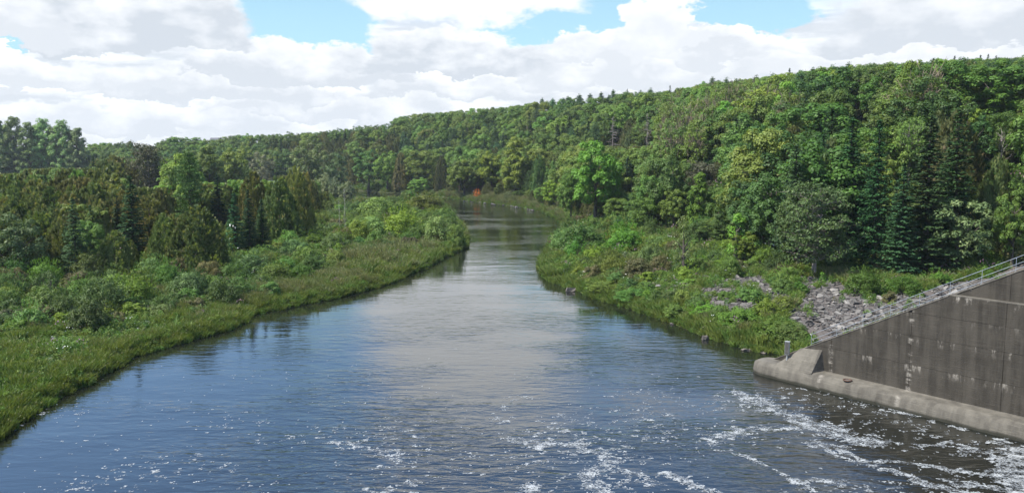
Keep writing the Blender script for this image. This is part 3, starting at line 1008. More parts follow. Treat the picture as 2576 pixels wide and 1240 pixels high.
def build_wall():
    root = link('spillway_wall', None, loc=(W0[0], W0[1], 0), rot=(0, 0, WROT))
    root['label'] = 'tall dark stained concrete wall sloping down into the river'
    root['category'] = 'wall'
    js = [-6.2, 0, 6.9, 13.8, 20.7, 27.0]
    ls = [1.22, 3.40, 5.75, 7.60, 9.35, 11.8, 14.2, 16.6, 19.0]
    gap = .011
    for a, b in zip(js[:-1], js[1:]):
        for c, d in zip(ls[:-1], ls[1:]):
            poly = clip_top([(a + gap, c + gap), (b - gap, c + gap), (b - gap, d - gap), (a + gap, d - gap)], -.085)
            if len(poly) < 3:
                continue
            ar = 0.5 * abs(sum(poly[i][0] * poly[(i + 1) % len(poly)][1] - poly[(i + 1) % len(poly)][0] * poly[i][1] for i in range(len(poly))))
            if ar < .05:
                continue
            back = .38 if c > 9 else 0.0
            jit = float(rng.uniform(-.012, .012))
            g = Geo(); prism(g, poly, back + jit, back + .60)
            link('panel', g.build('panel', [CONC]), root)
    g = Geo()
    prism(g, clip_top([(-6.1, .2), (26.9, .2), (26.9, 9.34), (-6.1, 9.34)], -.12), .06, .70)
    prism(g, clip_top([(-6.1, .2), (26.9, .2), (26.9, 18.9), (-6.1, 18.9)], -.36), .5, 2.6)
    prism(g, clip_top([(9.9, 9.36), (26.9, 9.36), (26.9, 18.9), (9.9, 18.9)], -.12), .45, 1.05)
    link('wall_core', g.build('wall_core', [CONC_D]), root)
    # strips added along the sloping tops, paler to paint in a sunlit edge
    for a, b, y0, y1 in ((-6.15, 9.62, -.035, .66), (9.95, 26.9, .345, 1.02)):
        g = Geo(); v, f = [], []
        n = 40
        for i in range(n + 1):
            t_ = a + (b - a) * i / n
            z = wall_top(t_) + rng.normal(0, .006)
            for yy, zz_ in ((y0, -.085), (y0, -.02), (y0 + .03, 0), (y1, 0), (y1, -.085)):
                v.append((t_, yy + rng.normal(0, .004), z + zz_))
        for i in range(n):
            for k in range(5):
                f.append((i * 5 + k, i * 5 + (k + 1) % 5, (i + 1) * 5 + (k + 1) % 5, (i + 1) * 5 + k))
        g.add(v, f)
        g.add(v, [(0, 1, 2, 3, 4)]); g.add(v, [tuple(n * 5 + k for k in (4, 3, 2, 1, 0))])
        link('lit_edge_strip', g.build('lit_edge_strip', [CONC_L]), root)
    # ledge of the lower wall
    g = Geo(); g.box((9.66, -.02, 9.335), (26.9, .44, 9.42))
    link('ledge', g.build('ledge', [CONC_L]), root)
    # footing with rounded shoulder, running into the water
    prof = [(-1.80, -1.6), (-1.78, -.2), (-1.72, .45), (-1.62, .85), (-1.45, 1.10), (-1.20, 1.22), (-.9, 1.25), (-.45, 1.27), (0.02, 1.30), (.5, 1.30)]
    ts = np.concatenate([[-7.75, -7.7, -7.55, -7.2, -6.8, -6.4, -6.0], np.arange(-5.6, 27, .5)])
    v, f = [], []
    for t_ in ts:
        k = float(np.clip(1 - ((-5.7 - t_) / 2.1) ** 2, 0.02, 1)) ** .5 if t_ < -5.7 else 1
        for (yy, zz_) in prof:
            e = (vnoise(np.array([t_ * .45]), np.array([yy * 1.1 + zz_ * 1.1 + 9]), 41)[0] - .5) * .07
            v.append((t_ + (0 if k == 1 else (1 - k) * 0), .5 + (yy - .5) * k + e * .8, zz_ * (.45 + .55 * k if zz_ > 0 else 1) + e * .35))
    np_ = len(prof)
    for i in range(len(ts) - 1):
        for k in range(np_ - 1):
            f.append((i * np_ + k, i * np_ + k + 1, (i + 1) * np_ + k + 1, (i + 1) * np_ + k))
    g = Geo(); g.add(v, [tuple(reversed(q)) for q in f]); g.add(v, [tuple(range(np_))])
    link('footing', g.build('footing', [CONC_L], True), root)
    # sloping buttress
    b = [(-4.9, 1.2), (-.25, 1.2)]
    vb = [(-5.0, -1.55, .9), (-.9, -1.45, 1.15), (-.55, .03, 1.15), (-5.1, .03, 1.0),
          (-2.75, -.16, 2.92), (-1.05, -.16, 3.05), (-.85, .03, 3.08), (-3.05, .03, 2.80)]
    g = Geo(); g.add(vb, [(0, 1, 5, 4), (1, 2, 6, 5), (3, 0, 4, 7), (4, 5, 6, 7), (2, 3, 7, 6)])
    link('buttress', g.build('buttress', [CONC_L]), root)
    return root


build_wall()


def wl(t_, q_, z):
    p = W0 + WU * t_ + WN * q_
    return (float(p[0]), float(p[1]), z)


STEEL = plain_mat('galvanised_steel', (0.40, 0.44, 0.48), .5, 3.0, (0.30, 0.33, 0.36), metal=.6)
GREY = plain_mat('weathered_grey_metal', (0.30, 0.31, 0.31), .6, 2.0, (0.22, 0.23, 0.23))
GREY_D = plain_mat('shaded_front_and_cover_grey', (0.10, 0.095, 0.085), .8, 3.0, (0.06, 0.06, 0.055))
RUST = plain_mat('rusty_iron', (0.13, 0.065, 0.04), .85, 6.0, (0.06, 0.035, 0.025))


def build_railing():
    root = link('handrail', None, loc=(W0[0], W0[1], 0), rot=(0, 0, WROT))
    root['label'] = 'grey tubular steel handrail climbing the sloping wall top'
    root['category'] = 'railing'
    q = .56
    tp = []
    for px in (2041, 2105, 2171, 2240, 2313, 2390, 2470, 2556):
        k = (px - CX) / F / cp   # close enough for posts near eye level
        base = W0 + WN * q
        best = min(np.linspace(-6, 24, 3001), key=lambda s: abs(proj(base[0] + WU[0] * s, base[1] + WU[1] * s, wall_top(s) + .4)[0] - px))
        tp.append(float(best))
    d = tp[-1] - tp[-2]
    tp += [tp[-1] + d, tp[-1] + 2 * d, tp[-1] + 3 * d]
    for s in tp:
        g = Geo(); z = wall_top(s)
        g.tube([(s, q, z - .05), (s, q, z + 1.04)], .019, 8)
        p = link('post', g.build('post', [STEEL], True), root)
        g = Geo(); g.box((s - .07, q - .07, z - .02), (s + .07, q + .07, z + .02))
        link('base_plate', g.build('base_plate', [STEEL]), p)
    a, b = tp[0], tp[-1]
    for h in (1.04, .55, .17):
        g = Geo(); g.tube([(a, q, wall_top(a) + h), ((a + b) / 2, q, wall_top((a + b) / 2) + h), (b, q, wall_top(b) + h)], .019, 8)
        link('rail', g.build('rail', [STEEL], True), root)


build_railing()


def build_small_things():
    x, y = P(1979, 919, 1.25)
    r = link('gauge_post', None, loc=(x, y, 1.22), rot=(0, 0, WROT + .35))
    r['label'] = 'grey box on a short post at the low tip of the wall'; r['category'] = 'post'
    g = Geo(); g.box((-.07, -.05, 0), (.07, .05, 1.15)); g.box((-.05, -.10, 0), (.05, .10, 1.10))
    link('post', g.build('post', [GREY]), r)
    g = Geo(); g.box((-.19, -.15, 1.05), (.19, .15, 2.20))
    bx = link('enclosure', g.build('enclosure', [GREY]), r)
    g = Geo(); g.box((-.16, -.165, 1.10), (.16, -.153, 2.15)); link('shaded_front', g.build('shaded_front', [GREY_D]), bx)  # dark sheet that paints in the shade on the box front
    g = Geo(); g.box((-.215, -.18, 2.20), (.215, .18, 2.24)); link('cap', g.build('cap', [GREY]), bx)
    g = Geo(); g.box((-.13, -.12, -.01), (.13, .12, .03)); link('base_plate', g.build('base_plate', [RUST]), r)
    # rusty ring set on the footing
    x, y = P(2132, 955.5, 1.3)
    g = Geo(); th = np.linspace(0, 6.283, 25)
    g.tube(np.stack([np.cos(th) * .33, np.sin(th) * .33, 0 * th + .03], 1), .05, 7)
    r = link('iron_ring', None, loc=(x, y, 1.27)); r['label'] = 'round rusty iron ring on the pale wall footing'; r['category'] = 'iron ring'
    link('rim', g.build('rim', [RUST], True), r)
    g = Geo(); g.add([(math.cos(a) * .31, math.sin(a) * .31, .015) for a in th[:-1]], [tuple(range(24))]); link('cover', g.build('cover', [GREY_D]), r)
    x, y = P(1970, 917, 1.2)
    g = Geo(); g.box((-.24, -.14, -.03), (.24, .14, .05)); g.box((-.24, -.14, .05), (-.14, .14, .13)); g.box((.14, -.14, .05), (.24, .14, .10))
    o = link('rusty_bracket', g.build('rusty_bracket', [RUST]), loc=(x, y, 1.22), rot=(0, 0, WROT)); o['label'] = 'small rusty iron bracket beside the grey post'; o['category'] = 'bracket'
    # far roof on the skyline
    d = 1040.0
    ry = ray(549, 350); zt = top_z(d, 347.0); zb = zt - 9
    r = link('farmhouse', None, loc=(ry[0] * d, d, zb), rot=(0, 0, .2)); r['label'] = 'house with a low dark gable roof showing above the skyline trees'; r['category'] = 'house'
    wallm = plain_mat('pale_siding', (.45, .43, .40)); roofm = plain_mat('dark_roofing', (.10, .10, .11)); glass = plain_mat('window_dark', (.03, .035, .04), .2)
    g = Geo(); g.box((-8.5, -5, -6), (8.5, 5, 5.5)); w_ = link('wall', g.build('wall', [wallm]), r)
    g = Geo(); g.add([(-10, -5.6, 5.4), (10, -5.6, 5.4), (10, 5.6, 5.4), (-10, 5.6, 5.4), (-9.0, 0, 9), (9.0, 0, 9)], [(0, 1, 5, 4), (2, 3, 4, 5), (0, 3, 2, 1)]); g.add([(-10, -5.6, 5.4), (-10, 5.6, 5.4), (-9, 0, 9), (10, -5.6, 5.4), (10, 5.6, 5.4), (9, 0, 9)], [(0, 2, 1), (3, 4, 5)])
    rf = link('roof', g.build('roof', [roofm]), r)
    g = Geo(); g.box((3, -.4, 7.2), (3.8, .4, 9.8)); link('chimney', g.build('chimney', [roofm]), rf)
    for xx in (-6, -2, 2, 6):
        g = Geo(); g.box((xx - .6, -5.04, 2.6), (xx + .6, -4.98, 4.2)); link('window', g.build('window', [glass]), r)


build_small_things()

# ------------------------------------------------------------------ stone
def stone_mesh(name, sx, sy, sz, mat, sub=0):
    v = np.array([(x, y, z) for z in (-1, 0, 1) for x, y in ((-1, -1), (0, -1.1), (1, -1), (1.1, 0), (1, 1), (0, 1.1), (-1, 1), (-1.1, 0))], float)
    v = v * np.array([1, 1, 1.0]) * .5
    v += rng.normal(0, .085, v.shape)
    ins = np.abs(v[:, 2]) > .3
    v[ins, :2] *= .80
    v *= np.array([sx, sy, sz])
    f4 = [(a, (a + 1) % 8, 8 + (a + 1) % 8, 8 + a) for a in range(8)] + [(8 + a, 8 + (a + 1) % 8, 16 + (a + 1) % 8, 16 + a) for a in range(8)]
    g = Geo(); g.add(v, f4); g.add(v, [tuple(range(7, -1, -1)), tuple(range(16, 24))])
    return g.build(name, [mat])


def stone_mat():
    m, t, out = new_mat('riprap_stone')
    oi = t.node('ShaderNodeObjectInfo')
    tc = t.node('ShaderNodeTexCoord').outputs['Object']
    n = t.noise(tc, 4.0, 5, .65)
    r = oi.outputs['Random']
    c = t.mix(r, (0.038, 0.036, 0.034), (0.15, 0.141, 0.128))
    c = t.mix(t.sstep(t.m('FRACT', t.m('MULTIPLY', r, 5.7)), .75, .95), c, (0.25, 0.235, 0.215))
    c = t.mix(t.m('MULTIPLY', t.sstep(n, .4, .7), .5), c, (0.08, 0.07, 0.07))
    b = t.node('ShaderNodeBump', {'Height': n, 'Strength': .8, 'Distance': .05})
    p = t.node('ShaderNodeBsdfPrincipled', {'Base Color': c, 'Roughness': .85, 'Normal': b.outputs[0], 'Specular IOR Level': .3})
    t.l.new(p.outputs[0], out.inputs[0])
    return m


STONE = stone_mat()
stones = [stone_mesh('stone', rng.uniform(.8, 1.2), rng.uniform(.5, .8), rng.uniform(.22, .42), STONE) for _ in range(8)]

HOLD = bpy.data.collections.new('prototypes')


def scatter(name, pts, scl, rotz, idx, meshes, tilt=0.0, label=None, shift=None):
    """one stuff object: instances of small plant / stone meshes on points"""
    me = bpy.data.meshes.new(name)
    me.vertices.add(len(pts))
    me.vertices.foreach_set('co', np.asarray(pts, float).ravel())
    a = me.attributes.new('rot', 'FLOAT_VECTOR', 'POINT')
    R = np.zeros((len(pts), 3)); R[:, 2] = rotz
    if tilt:
        R[:, :2] = rng.normal(0, tilt, (len(pts), 2))
    a.data.foreach_set('vector', R.ravel())
    s_ = np.asarray(scl, float)
    if s_.ndim == 1:
        s_ = np.repeat(s_[:, None], 3, 1)
    a = me.attributes.new('scl', 'FLOAT_VECTOR', 'POINT'); a.data.foreach_set('vector', s_.ravel())
    a = me.attributes.new('idx', 'INT', 'POINT'); a.data.foreach_set('value', np.asarray(idx, np.int32))
    col = bpy.data.collections.new('kinds of ' + name)
    for i, mm in enumerate(meshes):
        po = bpy.data.objects.new('%s_%03d' % (name + '_kind', i), mm)
        col.objects.link(po)
    o = link(name, me, kind='stuff')
    if label:
        o['label'] = label
    tree = bpy.data.node_groups.new(name, 'GeometryNodeTree')
    tree.interface.new_socket('Geometry', in_out='INPUT', socket_type='NodeSocketGeometry')
    tree.interface.new_socket('Geometry', in_out='OUTPUT', socket_type='NodeSocketGeometry')
    t = NT(tree)
    gi = t.n.new('NodeGroupInput'); go = t.n.new('NodeGroupOutput')
    ci = t.node('GeometryNodeCollectionInfo', {'Collection': col, 'Separate Children': True, 'Reset Children': True})
    at = lambda nm, ty: t.node('GeometryNodeInputNamedAttribute', {'Name': nm}, data_type=ty).outputs['Attribute']
    ip = t.node('GeometryNodeInstanceOnPoints', {'Points': gi.outputs[0], 'Instance': ci.outputs[0], 'Pick Instance': True,
                                                 'Instance Index': at('idx', 'INT'), 'Scale': at('scl', 'FLOAT_VECTOR')})
    er = t.node('FunctionNodeEulerToRotation', {0: at('rot', 'FLOAT_VECTOR')})
    t.l.new(er.outputs[0], ip.inputs['Rotation'])
    t.l.new(ip.outputs[0], go.inputs[0])
    md = o.modifiers.new('scatter', 'NODES'); md.node_group = tree
    return o


RIPPOLY = [np.array(q, float) for q in (
    [(2000, 700), (2040, 696), (2110, 712), (2180, 735), (2240, 745), (2330, 730), (2400, 712), (2480, 700), (2700, 600), (2800, 640), (2600, 700), (2340, 790), (2060, 880), (2035, 850), (1990, 812), (1975, 790), (2010, 760), (2020, 730), (1990, 715)],
    [(1625, 712), (1660, 700), (1740, 712), (1748, 735), (1700, 742), (1640, 738)],
    [(1752, 730), (1790, 712), (1870, 690), (1935, 700), (1945, 728), (1985, 742), (1985, 775), (1940, 788), (1870, 792), (1800, 785), (1765, 760)],
    [(1545, 664), (1575, 660), (1580, 672), (1550, 675)])]


def in_rip(x, y, z):
    px, py = proj(x, y, z)
    q = np.stack([px, py], 1)
    k = np.zeros(len(q), bool)
    for pl in RIPPOLY:
        k |= in_poly(q, pl)
    r = np.stack([x, y], 1) - W0
    return k & ~(((r @ WN) < .75) & ((r @ WU) > -8)) & (z > .25)


def build_riprap():
    st = .5
    X, Y = np.meshgrid(np.arange(8, 75, st), np.arange(48, 150, st))
    x, y = X.ravel(), Y.ravel()
    z = height(x, y)
    k = in_rip(x, y, z).reshape(X.shape)
    zz_ = (z + .07 + (vnoise(x * 1.5, y * 1.5, 51) - .5) * .12)
    nc = X.shape[1]
    idx = np.arange(X.size).reshape(X.shape)
    fk = k[:-1, :-1] & k[1:, :-1] & k[:-1, 1:] & k[1:, 1:]
    f = np.stack([idx[:-1, :-1], idx[:-1, 1:], idx[1:, 1:], idx[1:, :-1]], 2)[fk]
    used, inv = np.unique(f, return_inverse=True)
    g = Geo(); g.add(np.stack([x, y, zz_], 1)[used], inv.reshape(-1, 4))
    m = plain_mat('stony_gravel', (0.06, 0.05, 0.045), .95, 5.0, (0.11, 0.095, 0.085), bump=.08)
    slope = link('rock_slope', g.build('rock_slope', [m], True), kind='structure')
    slope['label'] = 'loose grey broken rock covering the bank behind the sloping wall'
    n = 26000
    sx, sy = rng.uniform(12, 62, n), rng.uniform(50, 140, n)
    sz = height(sx, sy)
    kk = in_rip(sx, sy, sz)
    # thin them where weeds take over
    kk &= (vnoise(sx * .25, sy * .25, 52) < .70)
    sx, sy, sz = sx[kk], sy[kk], sz[kk]
    size = 0.19 + 0.62 * rng.random(len(sx)) ** 3.2
    size *= 1.0 + .35 * (vnoise(sx * .4, sy * .4, 53) > .55)
    order = np.argsort(-size / sy)
    big, rest = order[:290], order[290:]
    for i in big:
        o = link('stone', stones[i % 8], slope, loc=(sx[i], sy[i], sz[i] + .10), rot=(rng.normal(0, .28), rng.normal(0, .28), rng.random() * 6.28), scale=(size[i] * 1.1,) * 3)
    scatter('loose_stones', np.stack([sx, sy, sz + .12], 1)[rest], size[rest], rng.random(len(rest)) * 6.28, rng.integers(0, 8, len(rest)), stones, tilt=.3,
            label='small broken grey stones between the larger blocks of the rock slope')


build_riprap()

pale_stone = plain_mat('river_stone', (0.16, 0.14, 0.12), .8, 5.0, (0.08, 0.07, 0.06), bump=.04)
for (px, py, w, h, lab) in [
        (1435, 729, 24, 9, 'rounded pinkish boulder in the water off the right bank point'),
        (1788, 829, 9, 4, 'small square grey block in the grass at the right bank edge'),
        (1773, 850, 16, 10, 'pale mottled rock standing in the water below the grassy bank'),
        (1879, 879, 22, 4, 'flat pale rock just above the water near the wall tip'),
        (1931, 886, 28, 4, 'long flat rock in the water nearest the wall tip'),
        (1690, 814, 8, 4, 'tiny pale stone at the waterline below the purple flowers')]:
    x, y = P(px, py + h * .4, 0)
    s = y / F
    me = stone_mesh('boulder', 1, .75, 1, pale_stone)
    o = link('boulder', me, loc=(x, y, h * s * .25), rot=(0, 0, rng.normal(0, .25)), scale=(w * s, w * s * .8, h * s * 1.5)); o['label'] = lab; o['category'] = 'rock'
x0 = None
frp = []
for i in range(34):
    px = rng.uniform(1165, 1345); x, y = P(px, np.interp(px, [1130, 1200, 1300, 1370], [500, 509, 520, 535]) + rng.uniform(-1, 2.0), 0); frp.append((x, y, .1))
scatter('waterline_stones', np.array(frp), rng.uniform(.4, 1.3, len(frp)), rng.random(len(frp)) * 6, rng.integers(0, 8, len(frp)), stones, label='pale stones along the waterline of the far bank')
# ------------------------------------------------------------------ trees and shrubs read off the photograph
# kind, x, base row, top row, width, label, tint
KEY = [
    # left bank, near to far
    ('silver', 48, 722, 542, 128, 'silvery leaved tree at the left edge, in front of the dark cedars', (.85, 1.0, .7)),
    ('spruce', 193, 705, 492, 84, 'narrow blue-green spruce just right of the silvery tree on the left bank', (1.2, 1.35, 1.45)),
    ('cedar', 292, 706, 580, 92, 'greenish low cedar between two dark spruces on the left bank', (.95, 1.15, .9)),
    ('spruce', 338, 668, 440, 96, 'tall open-branched dark spruce left of the widest cedar', (1.05, 1.25, 1.2)),
    ('cedar', 500, 700, 515, 138, 'widest brown-tipped cedar, standing behind the rounded shrubs', (1.05, 1.05, .9)),
    ('cedar', 420, 690, 545, 96, 'green cedar pressed against the left side of the widest cedar', (.9, 1.05, .9)),
    ('spruce', 594, 652, 482, 62, 'left spruce of the dark trio right of the widest cedar', (.85, 1.1, 1.2)),
    ('spruce', 629, 648, 474, 60, 'middle spruce of the dark trio right of the widest cedar', (.8, 1.0, 1.1)),
    ('spruce', 662, 644, 500, 56, 'right spruce of the dark trio right of the widest cedar', (.85, 1.15, 1.2)),
    ('spruce', 552, 600, 440, 66, 'bluish spruce top behind the dark spruce trio', (.9, 1.15, 1.35)),
    ('pine', 482, 600, 376, 96, 'feathery yellow-green conifer rising above the brown cedars', (1.3, 1.35, .8)),
    ('cedar', 705, 628, 440, 104, 'huge brown-green cedar at the front of the left wood, right of the spruces', (1.1, 1.08, .9)),
    ('cedar', 748, 610, 418, 84, 'brown cedar behind the huge cedar, nearest the meadow point', (1.2, 1.1, .9)),
    ('cedar', 772, 560, 430, 54, 'slim brown cedar on the river side of the left wood', (1.35, 1.1, .9)),
    ('cedar', 640, 600, 432, 90, 'rusty brown cedar crown above the dark spruce trio', (1.3, 1.12, .9)),
    ('willow', 786, 492, 354, 96, 'large grey-green willow rising over the bend on the left bank', (.62, .75, .55)),
    ('willow', 836, 488, 382, 70, 'drooping grey-green willow at the water gap', (.6, .72, .52)),
    ('silver', 820, 500, 437, 38, 'wind-turned silvery tree top left of the water gap', (1.2, 1.15, 1.2)),
    ('silver', 843, 506, 447, 30, 'small silvery tree between two others by the water gap', (1.25, 1.2, 1.3)),
    ('silver', 873, 512, 458, 44, 'low silvery tree leaning over the water gap', (1.25, 1.2, 1.3)),
    ('sparseolive', 376, 520, 352, 104, 'olive brown tree speckled with pale leaves, above the left cedars', (.9, .9, .8)),
    ('bright', 530, 500, 372, 70, 'light green tree crown behind the feathery conifer', (1.0, .95, 1.2)),
    ('bright', 592, 490, 378, 66, 'yellow-green tree crown above the bluish spruce top', (1.15, 1.0, .9)),
    ('silver', 660, 480, 386, 60, 'pale green tree crown among brown cedars left of the big willow', None),
    ('oak', 722, 470, 370, 72, 'dark green round tree just left of the big willow', None),
    # the tall poplars at the left
    ('poplar', 6, 470, 302, 72, 'leftmost of the tall pale poplars against the sky', (1.15, 1.28, .6)),
    ('poplar', 42, 470, 296, 70, 'tallest pale poplar, second from the left edge', (1.25, 1.35, .62)),
    ('poplar', 78, 470, 312, 62, 'poplar in the dip of the row, third from the left edge', (1.2, 1.3, .6)),
    ('poplar', 118, 468, 298, 76, 'broad pale poplar in the middle of the tall row', (1.28, 1.38, .62)),
    ('poplar', 162, 468, 302, 70, 'poplar with a pointed top, second from the right of the row', (1.25, 1.35, .6)),
    ('poplar', 200, 466, 324, 56, 'shortest poplar at the right end of the tall row', (1.22, 1.3, .6)),
    ('poplar', 24, 464, 316, 70, 'poplar filling the gap behind the two leftmost tall poplars', (1.1, 1.25, .6)),
    ('poplar', 98, 464, 320, 70, 'poplar filling the gap left of the broad middle one', (1.1, 1.2, .6)),
    ('poplar', 142, 464, 318, 70, 'poplar filling the gap right of the broad middle one', (1.15, 1.25, .6)),
    ('poplar', 182, 462, 326, 62, 'poplar filling the gap left of the shortest one', (1.1, 1.2, .6)),
    ('willow', 20, 470, 352, 90, 'dull silvery crown below the leftmost poplars', (.62, .72, .6)),
    # left bank shrubs
    ('paleshrub', 259, 806, 692, 134, 'largest round pale-topped shrub on the left bank', (.62, .85, .55)),
    ('paleshrub', 472, 768, 681, 108, 'round pale-topped shrub in front of the widest cedar', (.68, .85, .6)),
    ('paleshrub', 601, 760, 692, 90, 'flat-topped pale shrub beside the grassy left bank edge', (.65, .88, .5)),
    ('palesapling', 130, 772, 684, 50, 'thin pale sapling left of the largest round shrub', (.75, .9, .6)),
    ('shrub', 366, 748, 686, 62, 'leafy upright shrub between the two largest round shrubs', None),
    ('brightshrub', 425, 738, 656, 78, 'spiky fresh green shrub at the foot of the widest cedar', (.8, .85, 1.0)),
    ('shrub', 20, 784, 724, 84, 'leafy shrub below the silvery tree at the left edge', None),
    ('darkshrub', 372, 788, 750, 60, 'low dark shrub touching the right side of the largest round shrub', None),
    ('rustshrub', 300, 817, 780, 46, 'small brownish shrub in front of the largest round shrub', None),
    ('shrub', 208, 764, 697, 82, 'green shrub behind the left side of the largest round shrub', None),
    ('paleshrub', 630, 706, 636, 112, 'wide pale shrub below the dark spruce trio', (.7, .95, .6)),
    ('shrub', 674, 757, 704, 72, 'green shrub right of the flat-topped pale shrub', None),
    ('paleshrub', 740, 656, 598, 92, 'pale shrub at the foot of the huge brown-green cedar', (.6, .9, .55)),
    ('shrub', 712, 694, 648, 84, 'rounded shrub in the middle of the shrub belt below the cedars', None),
    ('brightshrub', 762, 712, 664, 78, 'yellow-green shrub at the meadow end of the shrub belt', (.85, .85, .8)),
    ('darkshrub', 800, 680, 640, 60, 'dark low shrub where the shrub belt meets the meadow', None),
    ('rustshrub', 30, 822, 772, 80, 'dull brownish green shrub at the left edge above the weeds', (.8, 1.0, .8)),
    ('brightshrub', 165, 828, 780, 74, 'yellowish shrub in the weeds below the thin pale sapling', (.9, .85, .8)),
    # meadow point
    ('paleshrub', 838, 610, 556, 76, 'pale shrub left of the bare dead trunks', (.8, 1.0, .7)),
    ('sapling', 845, 612, 565, 34, 'small leafy sapling beside the bare dead trunks', (.7, .8, .8)),
    ('paleshrub', 842, 556, 522, 72, 'grey-green willow shrub behind the bare dead trunks', (.8, .95, .75)),
    ('paleshrub', 857, 526, 500, 54, 'small domed willow shrub below the water gap', (.8, 1.0, .7)),
    ('shrub', 905, 520, 495, 44, 'green shrub at the foot of the water gap', None),
    ('paleshrub', 946, 560, 491, 116, 'large pale dome shrub at the back left of the meadow point', (.95, 1.2, .6)),
    ('shrub', 1068, 545, 487, 120, 'large dome shrub at the back right of the meadow point', (1.2, 1.1, .9)),
    ('paleshrub', 932, 608, 541, 106, 'whitish-topped shrub in the middle left of the meadow point', (1.1, 1.3, .8)),
    ('brightshrub', 1010, 612, 526, 112, 'brightest yellow-green shrub in the centre of the meadow point', (1.0, .95, .9)),
    ('paleshrub', 1104, 622, 538, 104, 'pale dome shrub at the river side of the meadow point', (.95, 1.2, .65)),
    ('shrub', 1148, 630, 558, 52, 'steep leafy shrub overhanging the river at the tip of the point', None),
    ('rustshrub', 1030, 630, 591, 58, 'dark reddish shrub in front of the meadow point thicket', (.6, .6, .8)),
    ('rustshrub', 1090, 615, 588, 44, 'small reddish brown shrub near the river tip of the point', (1.0, .8, .8)),
    ('shrub', 922, 648, 622, 34, 'small solitary green shrub in the meadow grass', None),
    ('bright', 1053, 494, 449, 48, 'small pale round tree rising behind the meadow point thicket', (1.1, 1.05, 1.3)),
    ('deadpale', 869, 608, 478, 14, 'tall bare dead trunk on the meadow point', (.6, .5, .45)),
    ('deadpale', 855, 604, 508, 9, 'thin bare dead trunk left of the taller one', (.8, .75, .7)),
    # far bank of the bend
    ('oak', 928, 482, 382, 78, 'dark green tree standing on the far shore at the water gap', (1.1, 1.2, 1.0)),
    ('broadleaf', 975, 484, 378, 62, 'full green tree right of the dark tree on the far shore', (1.1, 1.05, .9)),
    ('cedar', 1010, 485, 383, 42, 'grey-brown cedar between green trees on the far shore', (1.2, 1.0, 1.1)),
    ('broadleaf', 1064, 484, 378, 82, 'wide green tree behind the small pale round tree', (1.1, 1.05, .9)),
    ('cedar', 1112, 486, 390, 38, 'brown cedar left of the light green tree on the far shore', None),
    ('bright', 1168, 498, 407, 72, 'light green rounded tree left of the orange bush', (.85, .9, .9)),
    ('bright', 1236, 490, 386, 58, 'yellow-green tree above the orange bush', (1.35, 1.05, .7)),
    ('maple', 1296, 498, 346, 76, 'tallest layered green maple on the far shore', (1.25, 1.2, .9)),
    ('cedar', 1356, 504, 388, 46, 'narrow green cedar right of the tallest maple', (.8, 1.0, .8)),
    ('cedar', 1332, 500, 430, 34, 'short dark cedar at the foot of the tallest maple', (.7, .9, .8)),
    ('orangebush', 1200, 500, 479, 20, 'single bright orange bush on the far bank', None),
    ('paleshrub', 1281, 505, 479, 40, 'grey-green round bush on the far bank below the tallest maple', None),
    ('bright', 1391, 528, 457, 48, 'yellow-green small tree at the river end of the right bank', (1.5, 1.1, .7)),
    # right bank
    ('bright', 1497, 566, 366, 118, 'big rounded bright green tree by the river on the right bank', (.62, .78, .7)),
    ('broadleaf', 1436, 560, 436, 66, 'lower green tree at the river side of the big rounded one', (1.2, 1.15, .9)),
    ('spruce', 1577, 520, 394, 58, 'blue-grey spruce right of the big rounded bright tree', (1.5, 1.6, 1.9)),
    ('deadconifer', 1541, 400, 292, 56, 'grey dead conifer above the big rounded bright tree', None),
    ('deadconifer', 1627, 400, 284, 44, 'paler dead conifer with short branches further right on the slope', (1.3, 1.3, 1.3)),
    ('broadleaf', 1552, 568, 498, 70, 'bushy tree left of the vine-draped trunks', (.8, .9, .8)),
    ('broadleaf', 1622, 590, 492, 76, 'leafy thicket tree above the bright riverside brush', (.75, .9, .8)),
    ('broadleaf', 1694, 592, 474, 74, 'dome-crowned tree left of the vine-draped column tree', (1.0, 1.05, .95)),
    ('maple', 1757, 590, 432, 62, 'vine-draped column-like tree in the middle of the right wood', (.85, 1.05, .6)),
    ('sparse', 1765, 500, 396, 92, 'brownish thin-crowned tree above the vine-draped one', (.8, .7, .6)),
    ('palesapling', 1718, 698, 545, 62, 'tall thin pale sapling in front of the dark wood on the right bank', (.85, 1.0, .7)),
    ('darkshrub', 1719, 700, 654, 44, 'dark shrub around the foot of the tall thin sapling', None),
    ('darkshrub', 1466, 642, 558, 134, 'big dark rounded shrub on the right bank point', (1.3, 1.3, 1.1)),
    ('brightshrub', 1572, 650, 566, 112, 'wide bright green brush right of the big dark shrub', (.75, .85, .7)),
    ('shrub', 1654, 640, 590, 96, 'grey-green brush between the bright brush and the tall thin sapling', (1.1, 1.1, 1.3)),
    ('brightshrub', 1449, 658, 600, 50, 'upright fresh green shrub in front of the big dark shrub', (.7, .85, .7)),
    ('sapling', 1402, 630, 578, 32, 'small dark tree leaning over the water at the right bank point', (.4, .55, .6)),
    ('rustshrub', 1604, 710, 641, 88, 'reddish brown round shrub above the first stones', None),
    ('sapling', 1852, 664, 536, 80, 'vivid green young tree left of the grey-green thin tree', (.95, 1.0, .9)),
    ('bright', 1872, 668, 588, 66, 'vivid green low crown at the foot of the vivid young tree', (.9, .95, .9)),
    ('sparse', 2046, 696, 438, 224, 'large grey-green thin tree with pale twigs behind the rock slope', (.50, .56, .28)),
    ('spruce', 2323, 694, 284, 158, 'tallest dark spruce in the middle of the right wood', (.95, 1.05, .85)),
    ('spruce', 2262, 698, 408, 104, 'shorter dark spruce left of the tallest one', (.85, 1.0, .9)),
    ('spruce', 2394, 650, 268, 150, 'dark spruce close behind the right side of the tallest one', (.8, .95, .7)),
